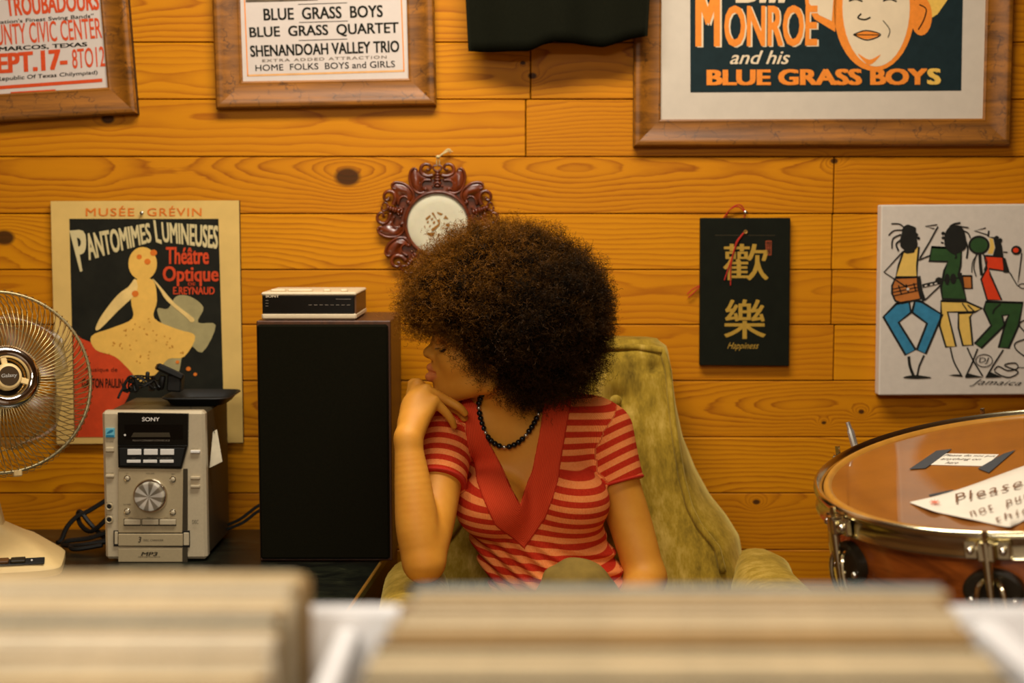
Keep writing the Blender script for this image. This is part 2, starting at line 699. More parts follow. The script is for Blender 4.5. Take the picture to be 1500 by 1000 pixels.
def framed(name, label, br, W, H, ang, rail, paper_mat, prof_d=0.030):
    P = wp(br[0], br[1], -prof_d)
    ex = Vector((math.cos(ang), 0, math.sin(ang)))
    ez = Vector((-math.sin(ang), 0, math.cos(ang)))
    P = Vector((P.x, -0.0005, P.z))
    root = thing(name, P - ex * W / 2, label, 'picture')
    cor = [P - ex * W, P, P + ez * H, P - ex * W + ez * H]
    inw = [(ex + ez), (-ex + ez), (-ex - ez), (ex - ez)]
    prof = [(0.0, 0.0), (0.0, 0.019), (0.004, 0.025), (0.009, 0.0265), (0.014, 0.0255), (0.020, 0.0215), (rail * .6, 0.0165), (rail - .008, 0.0150), (rail - .004, 0.0165), (rail, 0.0145), (rail, 0.0)]
    for k in range(4):
        A, B = cor[k], cor[(k + 1) % 4]
        ia, ib = inw[k], inw[(k + 1) % 4]
        vs = []
        for (t, d) in prof:
            vs.append(A + ia * t + Vector((0, -d, 0)))
        for (t, d) in prof:
            vs.append(B + ib * t + Vector((0, -d, 0)))
        n = len(prof)
        fs = [(i, (i + 1) % n, n + (i + 1) % n, n + i) for i in range(n)] + [tuple(range(n)), tuple(range(2 * n - 1, n - 1, -1))]
        o = MB().add(vs, fs).build('frame_rail', M_frame, root, smooth=30)
        o.data.materials.append(M_frame_edge)
        for p in o.data.polygons:
            if 0 in p.vertices and 1 in p.vertices and n in p.vertices:
                p.material_index = 1
    q = [c + i * (rail - .003) + Vector((0, -0.0105, 0)) for c, i in zip(cor, inw)]
    MB().slab(q, (0, 0.006, 0)).build('poster_sheet', paper_mat, root)
    return root


PY = -0.0112                                  # printed face of the framed sheets


def face(Y, lift=0.0):
    return lambda x, y: wp(x, y, Y - lift)


# --- red and black dance-hall bill
def Z1(x, y):
    return wp(x / 4.545, y / 4.545, PY - 0.0003)


f1 = framed('framed_poster', 'framed white dance bill in big red lettering, hung tilted beside the other framed bill', (199.5, 166), 0.62, 0.86, R(3.5), 0.062, M_paper)
letters('TROUBADOURS', ((30, -22), (655, -62), (662, 66), (46, 110)), Z1, M_red, f1, bold=0.035)
letters('"Nation\'s Finest Swing Bands"', ((-60, 138), (622, 90), (622, 126), (-58, 170)), Z1, M_black, f1, bold=0.01)
letters('COUNTY CIVIC CENTER', ((-145, 172), (668, 116), (682, 254), (-135, 312)), Z1, M_red, f1, bold=0.012)
letters('SAN MARCOS, TEXAS', ((-185, 322), (580, 280), (582, 312), (-185, 356)), Z1, M_black, f1, bold=0.03)
letters('SEPT.17-', ((-98, 362), (446, 322), (452, 462), (-92, 496)), Z1, M_red, f1, bold=0.05)
letters('8TO12', ((476, 328), (692, 306), (702, 442), (484, 458)), Z1, M_red, f1, bold=0.012)
letters('(Republic Of Texas Chilympiad)', ((-36, 512), (650, 468), (650, 500), (-36, 550)), Z1, M_black, f1, bold=0.012)
mb = MB()
poly_px([(-900, 636), (680, 522), (682, 545), (-900, 660)], Z1, mb)
mb.build('printed_rule', M_red, f1)
mb = MB()
poly_px([(70, 612), (370, 594), (370, 603), (70, 621)], Z1, mb)
mb.build('printed_rule', M_red, f1)


# --- bluegrass bill
def Z2(x, y):
    return wp(300 + x / 4.1667, y / 4.1667, PY - 0.0003)


f2 = framed('framed_poster', 'framed white bill with plain black lettering and thin orange border, above the carved medallion', (638.5, 153.5), 0.487, 0.74, R(1.0), 0.060, M_paper)
letters('BLUE  GRASS  BOYS', ((356, 52), (1085, 30), (1088, 104), (360, 126)), Z2, M_black, f2, bold=0.025)
letters('BLUE  GRASS  QUARTET', ((270, 166), (1182, 134), (1185, 212), (275, 240)), Z2, M_black, f2, bold=0.025)
letters('SHENANDOAH VALLEY TRIO', ((274, 278), (1186, 246), (1188, 318), (280, 348)), Z2, M_black, f2, bold=0.03)
letters('EXTRA ADDED ATTRACTION', ((350, 362), (1110, 338), (1110, 357), (350, 379)), Z2, M_greyink, f2, bold=0.012, spacing=1.2)
letters('HOME  FOLKS  BOYS and GIRLS', ((308, 396), (1160, 370), (1162, 410), (310, 434)), Z2, M_black, f2, bold=0.008)
for a, b in (((568, 27), (868, 17)), ((576, 137), (873, 128)), ((573, 247), (870, 238))):
    mb = MB()
    stroke_px([a, b], 4, Z2, mb)
    mb.build('printed_rule', M_black, f2)
mb = MB()
stroke_px([(205, -900), (262, 465)], 7, Z2, mb)
mb.build('printed_border', M_orange, f2)
mb = MB()
stroke_px([(1166, -900), (1216, 438)], 7, Z2, mb)
mb.build('printed_border', M_orange, f2)
mb = MB()
stroke_px([(262, 461), (1216, 432)], 12, Z2, mb)
mb.build('printed_border', M_paleorange, f2)
mb = MB()
poly_px([(250, 14), (480, 9), (690, 2), (670, -420), (235, -400)], Z2, mb)
mb.build('printed_photograph', pm('sepia_halftone', (96, 82, 62), 0.7, var=0.5, scale=60), f2)


# --- large navy and orange poster
def Z3(x, y, l=0.0003):
    return wp(960 + x / 3.0, y / 3.0, PY - l)


f3 = framed('framed_poster', 'large framed navy poster with orange lettering and a drawn face, on a wide cream mat', (1482, 213), 0.835, 0.98, R(0.15), 0.060, M_mat)
mb = MB()
poly_px([(150, -1300), (1375, -1300), (1344, 398), (154, 406)], Z3, mb)
mb.build('printed_panel', M_navy, f3)
Z3b = lambda x, y: Z3(x, y, .0006)
Z3c = lambda x, y: Z3(x, y, .0009)
Z3d = lambda x, y: Z3(x, y, .0012)
Z3e = lambda x, y: Z3(x, y, .0015)
letters('M', (184, -50, 292, 208), Z3b, M_cream, f3, bold=0.04)
letters('ONROE', ((310, 28), (720, 26), (718, 206), (310, 210)), Z3b, M_cream, f3, bold=0.03)
letters('M', (176, -52, 284, 204), Z3c, M_orange, f3, bold=0.04)
letters('ONROE', ((303, 24), (714, 22), (711, 202), (303, 206)), Z3c, M_orange, f3, bold=0.03)
letters('Bill', (352, -150, 612, 12), Z3c, M_cream, f3, bold=0.03, shear=0.35)
letters('and his', (328, 222, 592, 282), Z3c, M_cream, f3, bold=0.012, shear=0.35)
letters('BLUE GRASS BOY', ((225, 306), (1196, 300), (1196, 373), (225, 375)), Z3e, M_orange, f3, bold=0.05)
letters('S', (1194, 300, 1255, 372), Z3e, M_yellow, f3, bold=0.05)
# a plain drawn face under a hat brim
mb = MB()
poly_px(oval(962, 40, 178, 272, 40), Z3b, mb)
mb.build('printed_face_outline', M_orange, f3)
mb = MB(); poly_px([(650, -80), (660, 20), (700, 85), (790, 140), (800, -80)], Z3b, mb); mb.build('printed_hat_edge', M_orange, f3)
mb = MB(); poly_px(oval(1168, 70, 48, 86, 20), lambda x, y: Z3(x, y, .0007), mb); mb.build('printed_ear', M_orange, f3)
mb = MB()
poly_px([(1180, 100), (1240, 62), (1290, -10), (1300, -90), (1150, -90)], Z3b, mb)
mb.build('printed_hat_brim', M_yellow, f3)
mb = MB()
poly_px(oval(970, 30, 148, 262, 40), Z3c, mb)
mb.build('printed_face', M_cream, f3)
mb = MB(); poly_px([(668, -80), (676, 15), (720, 66), (775, 92), (788, -80)], lambda x, y: Z3(x, y, .00095), mb); mb.build('printed_hat_brim', M_cream, f3)
mb = MB()
poly_px(smooth_path([(880, 152), (925, 138), (985, 152), (930, 172)], 5, True), Z3d, mb)
mb.build('printed_lips', M_orange, f3)
mb = MB()
poly_px(smooth_path([(890, 235), (940, 262), (990, 240), (940, 285)], 5, True), Z3d, mb)
mb.build('printed_chin_shade', M_orange, f3)
mb = MB(); stroke_px(smooth_path([(870, 152), (925, 134), (990, 152), (930, 176), (870, 152)], 5), 5, Z3e, mb); mb.build('printed_line', M_black, f3)
mb = MB(); stroke_px([(876, 153), (984, 153)], 4, Z3e, mb); mb.build('printed_line', M_black, f3)
mb = MB(); stroke_px(smooth_path([(905, 60), (890, 78), (920, 86), (945, 76)], 4), 7, Z3e, mb); mb.build('printed_line', M_black, f3)
mb = MB(); stroke_px(smooth_path([(850, 4), (880, -4), (910, 6)], 4), 7, Z3e, mb); mb.build('printed_line', M_black, f3)
mb = MB(); stroke_px(smooth_path([(1000, 4), (1030, -4), (1060, 6)], 4), 7, Z3e, mb); mb.build('printed_line', M_black, f3)
mb = MB(); stroke_px(smooth_path([(1000, 90), (1030, 130), (1022, 165)], 4), 4, Z3e, mb); mb.build('printed_line', M_black, f3)
mb = MB(); stroke_px(smooth_path([(1160, 20), (1190, 40), (1178, 90), (1155, 130)], 4), 5, Z3e, mb); mb.build('printed_line', M_black, f3)

# =================================================================== theatre poster on board
M_board = pm('aged_poster_board', (222, 184, 104), 0.75, var=0.06, scale=14)
M_boardedge = pm('board_edge', (50, 38, 18), 0.8)
BY = -0.014
p4 = thing('poster_board', (wp(215, 648, BY).x, 0, wp(215, 650, BY).z), 'cream theatre poster on thin board, red and yellow on black, nailed up behind the stereo', 'poster')
q = [wp(74, 294.5, BY), wp(350, 293.5, BY), wp(356, 648, BY), wp(83, 650, BY)]
MB().slab([v + Vector((0, 0.0016, 0)) for v in q], (0, 0.0115, 0)).build('board', M_boardedge, p4)
MB().slab([v + Vector((0, 0.0005, 0)) for v in q], (0, 0.001, 0)).build('printed_sheet', M_board, p4)


def Z4(x, y, l=0.0):
    return wp(60 + x / 5.0, 280 + y / 5.0, BY - l)


L = [lambda x, y, k=k: Z4(x, y, 0.0003 * k) for k in range(7)]
M_pblack = pm('poster_black', (32, 31, 22), 0.7, var=0.25, scale=25, spec=.15)
M_pred = pm('poster_red', (206, 66, 20), 0.7, var=0.15, scale=30)
M_pyel = pm('poster_yellow', (238, 186, 84), 0.7, var=0.07, scale=40)
M_pgrey = pm('poster_grey_green', (168, 154, 104), 0.7, var=0.1, scale=40)
M_pora = pm('poster_orange', (222, 116, 26), 0.7, var=0.1, scale=40)
M_plet = pm('poster_letter_cream', (214, 196, 142), 0.7, var=0.05)
mb = MB(); poly_px([(208, 202), (1300, 202), (1345, 1800), (245, 1800)], L[0], mb); mb.build('printed_panel', M_pblack, p4)
letters('MUSÉE', (328, 108, 684, 182), L[1], M_pora, p4, bold=0.01, spacing=1.15)
letters('GRÉVIN', (778, 108, 1176, 182), L[1], M_pora, p4, bold=0.01, spacing=1.15)
letters('P', ((208, 288), (330, 278), (334, 575), (286, 590)), L[2], M_plet, p4, bold=0.05)
letters('ANTOMIMES', ((318, 312), (796, 230), (812, 372), (352, 508)), L[2], M_plet, p4, bold=0.035)
letters('L', ((822, 212), (868, 212), (886, 388), (842, 372)), L[2], M_plet, p4, bold=0.04)
letters('UMINEUSES', ((880, 224), (1300, 252), (1294, 424), (892, 372)), L[2], M_plet, p4, bold=0.035)
letters('Théâtre', (915, 408, 1230, 535), L[3], M_pred, p4, bold=0.03)
letters('Optique', (892, 548, 1302, 695), L[3], M_pred, p4, bold=0.03)
letters('DE', (1078, 668, 1132, 690), L[3], M_pred, p4, bold=0.01)
letters('E.REYNAUD', (968, 700, 1272, 756), L[3], M_pred, p4, bold=0.025)
letters('Musique de', (330, 1290, 560, 1330), L[3], M_black, p4, bold=0.0)
letters('GASTON PAULIN', (300, 1370, 602, 1440), L[3], M_black, p4, bold=0.03)
# plain stand-in for the picture: flat areas in the poster's colours
mb = MB()
poly_px([(236, 1030), (300, 1080), (430, 1130), (560, 1220), (700, 1320), (640, 1500), (480, 1800), (250, 1800)], L[1], mb)
mb.build('printed_ground', M_pred, p4)
mb = MB()
poly_px(smooth_path([(850, 870), (930, 860), (990, 770), (1090, 770), (1190, 850), (1150, 960), (1280, 980), (1180, 1180), (1060, 1110), (1000, 1350), (900, 1300), (930, 1100)], 4, True), L[1], mb)
mb.build('printed_cloud_shape', M_pgrey, p4)
mb = MB()
poly_px(smooth_path([(690, 650), (820, 650), (850, 800), (830, 930), (1000, 1010), (1130, 1060), (1050, 1210), (930, 1230), (850, 1330), (740, 1400), (640, 1300), (540, 1210), (400, 1160), (370, 1060), (520, 1000), (670, 930), (660, 800)], 4, True), L[2], mb)
mb.build('printed_bell_shape', M_pyel, p4)
mb = MB(); poly_px(oval(745, 530, 105, 122, 24), lambda x, y: Z4(x, y, .0007), mb); mb.build('printed_oval', M_pyel, p4)
mb = MB()
poly_px(smooth_path([(690, 640), (640, 700), (560, 760), (450, 900), (400, 1000), (430, 1010), (560, 880), (700, 740)], 3, True), L[3], mb)
mb.build('printed_ribbon', pm('poster_pale', (236, 200, 122), 0.7), p4)
mb = MB()
poly_px(smooth_path([(815, 640), (870, 720), (920, 800), (1060, 920), (1100, 960), (1120, 930), (980, 820), (860, 680)], 3, True), L[3], mb)
mb.build('printed_ribbon', pm('poster_pale', (236, 200, 122), 0.7), p4)
for cx, cy, rr in ((780, 515, 24), (690, 750, 26), (825, 450, 26), (720, 480, 20), (300, 940, 0), (1000, 1250, 14), (1080, 1300, 18), (1130, 1340, 14)):
    if rr:
        mb = MB()
        poly_px(oval(cx, cy, rr, rr * .9, 10), L[4], mb)
        mb.build('printed_blossom', M_pora, p4)
mb = MB()
rg = random.Random(3)
for i in range(46):
    a = rg.uniform(0, 1)
    b = rg.uniform(-1, 1)
    poly_px(oval(745 + b * (60 + 280 * a), 930 + 330 * a - abs(b) * 40 * a, 6, 5, 6), L[4], mb)
mb.build('printed_dots', pm('poster_ochre', (196, 130, 36), 0.7), p4)['kind'] = 'stuff'
M_nail = pm('steel_nail', (170, 165, 155), 0.3, metal=1.0)


def nail(px, py, Y, label, s=1.0):
    c = wp(px, py, Y)
    mb = MB()
    mb.tube([(c.x, c.y + 0.02, c.z), (c.x, c.y - 0.004, c.z)], 0.0012 * s, 8)
    mb.lathe([(0.0001, 0.0015), (0.003 * s, 0.001), (0.0042 * s, 0), (0.003 * s, -0.001), (0.0001, -0.001)], 12, Matrix.Translation((c.x, c.y - 0.004, c.z)) @ Matrix.Rotation(R(90), 4, 'X'))
    return mb.build('nail', M_nail, None, smooth=True, label=label, category='nail')


nail(208, 312, BY - 0.001, 'steel nail driven through the top of the theatre poster')

# =================================================================== painted canvas
M_canvas = pm('canvas_white', (214, 202, 186), 0.85, var=0.04, scale=60, bump=0.1)
CY = -0.036
c5 = thing('painted_canvas', (wp(1450, 578, CY).x, 0, wp(1450, 578, CY).z), 'white canvas painted with dancing musicians in green, blue, yellow and red', 'painting')
q = [wp(1291, 300, CY), wp(1712, 297, CY), wp(1700, 577, CY), wp(1287, 579, CY)]
cb = MB().slab(q, (0, 0.034, 0)).build('stretched_canvas', M_canvas, c5)
bv = cb.modifiers.new('bevel', 'BEVEL'); bv.width = 0.003; bv.segments = 2
M_jb = pm('paint_blue', (52, 128, 162), 0.6, var=0.15, scale=60)
M_jy = pm('paint_yellow', (232, 190, 92), 0.6, var=0.06, scale=60)
M_jg = pm('paint_green', (44, 78, 36), 0.6, var=0.15, scale=60)
M_jr = pm('paint_red', (226, 62, 20), 0.6, var=0.08, scale=60)
M_jo = pm('paint_orange_brown', (190, 112, 46), 0.6, var=0.12, scale=60)
M_jk = pm('paint_black', (26, 25, 18), 0.6, var=0.2, scale=60)


def JA(x, y, k=1):
    return wp(1260 + x / 6.25, 300 + y / 6.25, CY - 0.0004 * k)


def jB(pts):
    return [(x, y + 875) for x, y in pts]            # lower half measured from 140 px further down


def fills(mat, polys, k, name='painted_shape'):
    for i, p in enumerate(polys):
        mb = MB()
        poly_px(p, lambda x, y: JA(x, y, k + .02 * i), mb)
        mb.build(name, mat, c5)


blue = [jB([(330, 30), (450, 8), (465, 110), (352, 200), (508, 450), (415, 498), (212, 150)]), jB([(500, 0), (560, 10), (752, 130), (600, 488), (518, 450), (612, 210), (478, 110)])]
yel = [[(395, 425), (430, 438), (490, 430), (500, 385), (538, 385), (520, 560), (520, 660), (327, 660), (350, 560)],
       jB([(740, 5), (970, 10), (1118, 75), (1050, 105), (800, 105), (878, 420), (785, 425), (727, 230), (742, 120)]),
       jB([(900, 115), (1040, 110), (1005, 150), (1030, 408), (940, 412), (900, 250)]),
       [(1180, 305), (1215, 310), (1232, 390), (1212, 450), (1165, 445), (1192, 380)]]
grn = [[(655, 385), (930, 400), (920, 560), (900, 640), (940, 740), (972, 868), (752, 860), (740, 760), (770, 600), (800, 520), (632, 515)],
       jB([(1150, 10), (1490, 20), (1450, 230), (1360, 435), (1268, 430), (1335, 190), (1360, 130), (1300, 138), (1322, 228), (1110, 435), (1048, 395), (1200, 230), (1132, 80)]),
       oval(1088, 368, 88, 78)]
red = [[(1132, 465), (1305, 475), (1320, 605), (1180, 585), (1192, 640), (1295, 870), (1162, 870), (1107, 680), (1160, 580)]]
org = [[(322, 668), (520, 660), (532, 760), (555, 860), (470, 880), (380, 900), (322, 878), (292, 810), (292, 740)], [(935, 650), (1020, 650), (1025, 765), (950, 765)], oval(1430, 415, 30, 26)]
fills(M_jb, blue, 1); fills(M_jy, yel, 1); fills(M_jg, grn, 1); fills(M_jr, red, 1); fills(M_jo, org[:2], 1)
blk = [smooth_path([(390, 210), (430, 180), (470, 190), (510, 210), (512, 250), (532, 270), (520, 310), (525, 380), (480, 430), (430, 440), (400, 410), (370, 380), (365, 320), (380, 260)], 3, True),
       smooth_path([(780, 250), (830, 190), (900, 188), (950, 230), (972, 330), (965, 400), (900, 440), (850, 450), (780, 390), (770, 310)], 3, True),
       [(1170, 290), (1240, 296), (1282, 320), (1300, 380), (1312, 470), (1215, 462), (1236, 390), (1218, 306)],
       [(1305, 475), (1332, 490), (1370, 620), (1312, 620)],
       [(518, 655), (552, 648), (572, 780), (602, 872), (570, 885), (540, 800)],
       oval(722, 695, 36, 34), oval(796, 680, 24, 52), oval(852, 676, 28, 48), [(900, 620), (930, 620), (950, 770), (935, 770)],
       oval(760, 260, 18, 16, 12), oval(760, 302, 16, 14, 12), oval(752, 345, 14, 8, 12), oval(535, 305, 14, 14, 12),
       oval(1430, 415, 48, 42), oval(1250, 300, 22, 18, 12), oval(1284, 325, 18, 22, 12),
       jB(smooth_path([(390, 705), (500, 682), (655, 705), (520, 716)], 4, True)), jB([(808, 685), (860, 676), (930, 676), (938, 698)]), jB([(960, 708), (985, 665), (1130, 702)]), jB([(1145, 708), (1185, 650), (1300, 702)])]
fills(M_jk, blk, 3, 'painted_black_shape')
fills(M_jr, [oval(1425, 415, 26, 22)], 4)
fills(M_canvas, [oval(437, 770, 13, 12)], 4)
J2 = lambda x, y: JA(x, y, 2)
for ps, w in ((blue, 15), (yel[:3], 13), (grn, 14), (red, 12), (org[:2], 13)):
    for p in ps:
        mb = MB()
        stroke_px(p + [p[0], p[1]], w * 1.45, J2, mb)
        mb.build('painted_outline', M_jk, c5)
J3 = lambda x, y: JA(x, y, 3.5)
sm = smooth_path
for path, w in [(sm([(400, 205), (360, 175), (285, 172)], 4), 9), (sm([(390, 230), (310, 235), (260, 278)], 4), 9), (sm([(375, 270), (300, 310), (292, 400)], 4), 11), (sm([(375, 320), (330, 360), (352, 422)], 4), 13),
                (sm([(820, 200), (860, 175), (918, 165)], 4), 13), (sm([(890, 192), (940, 200), (992, 208)], 4), 9), (sm([(945, 235), (990, 260), (1008, 305)], 4), 9), (sm([(965, 330), (985, 400), (975, 490)], 4), 13), (sm([(860, 430), (880, 470), (870, 490)], 4), 12),
                (sm([(1080, 440), (1030, 520), (1022, 620)], 4), 7), (sm([(1095, 445), (1100, 540), (1112, 645)], 4), 22), (sm([(1065, 450), (1040, 560), (1062, 655)], 4), 8), (sm([(1125, 450), (1160, 520), (1135, 600)], 4), 9),
                ([(388, 430), (218, 615), (425, 752)], 10), ([(545, 490), (640, 330), (712, 198)], 11), ([(705, 180), (596, 195), (680, 218)], 8), ([(535, 505), (640, 462)], 10),
                ([(290, 772), (520, 720)], 6), ([(290, 802), (525, 752)], 6), ([(300, 832), (530, 782)], 6), ([(350, 735), (380, 820)], 9), ([(420, 725), (440, 800)], 9), ([(490, 715), (510, 790)], 9),
                ([(570, 742), (700, 712)], 26), ([(600, 865), (735, 735)], 10), ([(760, 690), (935, 660)], 7),
                ([(1150, 210), (1045, 235), (1170, 275)], 8), ([(1178, 235), (1172, 290)], 12), ([(1370, 620), (1440, 740), (1455, 640), (1480, 440)], 9), (sm([(1445, 740), (1480, 720), (1530, 735), (1490, 765), (1445, 740)], 4), 6), ([(1310, 430), (1348, 434)], 8),
                (jB([(445, 0), (465, 110), (500, 0)]), 12), (jB(sm([(445, 510), (455, 600), (490, 692)], 4)), 20), (jB([(585, 500), (540, 600), (520, 698)]), 13),
                (jB(sm([(825, 430), (858, 560), (930, 690)], 4)), 11), (jB(sm([(980, 430), (1030, 540), (1122, 692)], 4)), 11), (jB([(1075, 440), (1030, 560), (965, 700)]), 11), (jB([(1310, 450), (1220, 590), (1155, 700)]), 11),
                (jB([(935, 25), (985, 100)]), 9), (jB([(985, 40), (1045, 100)]), 9), (jB(sm([(1285, 30), (1230, 80), (1215, 120)], 4)), 9),
                (jB(sm([(1225, 640), (1265, 602), (1350, 640), (1440, 620), (1420, 572), (1320, 592), (1445, 650), (1380, 700), (1300, 690), (1230, 650)], 5)), 9), (jB(sm([(1520, 520), (1430, 450), (1420, 390), (1520, 350)], 5)), 9), (jB(sm([(1520, 300), (1460, 230), (1480, 190), (1520, 180)], 5)), 9), (jB([(1440, 610), (1520, 616)]), 5),
                (jB(oval(1135, 550, 76, 57, 28) + [(1211, 550)]), 6)]:
    mb = MB()
    stroke_px(path, w * 1.3, J3, mb)
    mb.build('painted_line', M_jk, c5)
for x in (590, 640, 680):
    mb = MB()
    poly_px([(x, 736 - (x - 590) * .23), (x + 22, 731 - (x - 590) * .23), (x + 24, 744 - (x - 590) * .23), (x + 2, 749 - (x - 590) * .23)], lambda x, y: JA(x, y, 4.5), mb)
    mb.build('painted_fret', M_canvas, c5)
letters('DJ', jB([(1088, 522), (1180, 522), (1168, 582), (1088, 582)]), J3, M_jk, c5, bold=0.0, shear=0.1)
letters('Jamaica', jB([(1030, 715), (1485, 735), (1465, 790), (1000, 785)]), J3, M_jk, c5, bold=-0.004, shear=0.45, spacing=1.1)

# =================================================================== black plaque with gold characters
M_plq = pm('black_lacquer', (20, 22, 12), 0.6, var=0.15, spec=.12)
M_gold = pm('gold_paint', (176, 138, 48), 0.5, var=0.1, scale=120)
M_cord = pm('red_cord', (178, 40, 22), 0.7)
QY = -0.016
k6 = thing('wall_plaque', (wp(1091, 536, QY).x, 0, wp(1091, 536, QY).z), 'black wall plaque with two gold Chinese characters and a red cord', 'plaque')
q = [wp(1026, 319, QY), wp(1158, 319, QY), wp(1156, 536, QY), wp(1025, 535, QY)]
pb = MB().slab(q, (0, 0.0145, 0)).build('board', M_plq, k6)
bv = pb.modifiers.new('bevel', 'BEVEL'); bv.width = 0.0015; bv.segments = 2


def Z6(x, y, l=0.0003):
    return wp(980 + x / 3.571, 280 + y / 3.571, QY - l)


letters('歡', (283, 275, 520, 466), Z6, M_gold, k6, bold=0.012)
letters('樂', (288, 565, 506, 772), Z6, M_gold, k6, bold=0.012)
letters('Happiness', (305, 790, 470, 834), Z6, M_gold, k6, bold=-0.002, shear=0.5)
mb = MB(); poly_px([(505, 258), (537, 258), (536, 335), (505, 335)], Z6, mb); mb.build('printed_seal', pm('seal_red', (142, 60, 24), 0.6), k6)
letters('歡樂', ((534, 262), (534, 330), (509, 330), (509, 262)), lambda x, y: Z6(x, y, .0006), M_plq, k6)
mb = MB(); stroke_px([(240, 230), (556, 231)], 2, Z6, mb); mb.build('printed_rule', pm('dull_gold', (70, 58, 30), 0.6), k6)


def cord(paths, r, parent, mat, name, Y):
    mb = MB()
    for p in paths:
        pts = smooth_path(p, 6)
        mb.tube([wp(980 + a[0] / 3.571, 280 + a[1] / 3.571, Y - a[2]) for a in pts], r, 6)
    return mb.build(name, mat, parent, smooth=True)


cord([[(400, 112, 0), (375, 72, 0), (330, 85, 0), (285, 140, -.012)], [(400, 112, 0), (360, 80, .001), (315, 100, 0), (300, 140, -.012)], [(400, 112, 0), (392, 140, -.002)]], 0.0013, k6, M_cord, 'hanging_cord', -0.012)
cord([[(398, 210, .001), (365, 250, .003), (335, 330, .003), (290, 465, .002)], [(398, 210, .001), (350, 280, .004), (325, 380, .003), (322, 492, .002)], [(398, 210, .001), (355, 260, .004), (345, 300, .003)]], 0.0014, k6, M_cord, 'tied_cord', QY)
cord([[(164, 490, 0), (120, 515, .002), (95, 540, .002)], [(164, 493, 0), (130, 530, .003), (100, 556, .002)]], 0.0012, k6, M_cord, 'cord_tail', -0.006)
MB().lathe([(0.0015, -.001), (0.004, 0.0), (0.0045, 0.001), (0.004, 0.002), (0.0015, 0.0015)], 16, Matrix.Translation(Z6(400, 212, .002)) @ Matrix.Rotation(R(90), 4, 'X')).build('eyelet', pm('brass_eyelet', (190, 140, 70), .4, metal=.6), k6, smooth=True)
nail(1092, 311, -0.010, 'steel nail holding the red cord of the black plaque')

# =================================================================== carved medallion
M_rose = grain_wood('carved_rosewood', (124, 52, 14), (62, 22, 5), rough=0.3, axis=1, coat=0.5)
M_jade = pm('pale_jade', (214, 206, 176), 0.35, var=0.05, scale=30, sss=0.1)
MYc = wp(641, 328, -0.012)
m7 = thing('carved_medallion', (MYc.x, 0, MYc.z - .15), 'round carved reddish wood medallion with bats around a pale jade disc', 'wall ornament')
U = 1 / 5.0 / 651.0                       # one unit of the enlarged detail, in metres
MC = Matrix.Translation((MYc.x, -0.003, MYc.z)) @ Matrix.Rotation(R(90), 4, 'X')     # local z = out of the wall
MB().lathe([(218 * U, 0), (218 * U, .010), (224 * U, .015), (232 * U, .0165), (240 * U, .0155), (247 * U, .011), (247 * U, 0)], 64, MC).build('ring_moulding', M_rose, m7, smooth='all')
MB().lathe([(0.0001, .0095), (150 * U, .0105), (205 * U, .010), (220 * U, .008), (220 * U, .002), (0.0001, .002)], 64, MC).build('jade_disc', M_jade, m7, smooth=30)


def Z7(x, y):
    return wp(540 + x / 5.0, 210 + y / 5.0, -0.0142)


mb = MB()
for p in ([(415, 550), (450, 522), (455, 535), (425, 562)], [(460, 508), (475, 505), (490, 535), (500, 560), (488, 545)], [(500, 500), (545, 515), (530, 526), (505, 512)],
          [(548, 550), (562, 525), (585, 552)], [(425, 572), (440, 565), (440, 580), (428, 585)], [(455, 550), (475, 543), (470, 558), (458, 562)], [(470, 575), (485, 565), (488, 580), (472, 590)],
          [(412, 600), (418, 630), (425, 645), (405, 605)], [(445, 600), (455, 595), (452, 612), (442, 612)], [(455, 630), (518, 582), (522, 598), (470, 645)], [(420, 655), (490, 650), (470, 682), (440, 675)],
          [(500, 560), (520, 555), (524, 590), (512, 585)], [(565, 590), (592, 585), (596, 610), (570, 608)], [(532, 620), (552, 612), (545, 626)], [(505, 665), (520, 662), (515, 685), (505, 688)], [(545, 590), (556, 576), (560, 590)]):
    poly_px(p, Z7, mb)
mb.build('cut_out_character', pm('cutout_brown', (150, 100, 30), 0.7), m7)


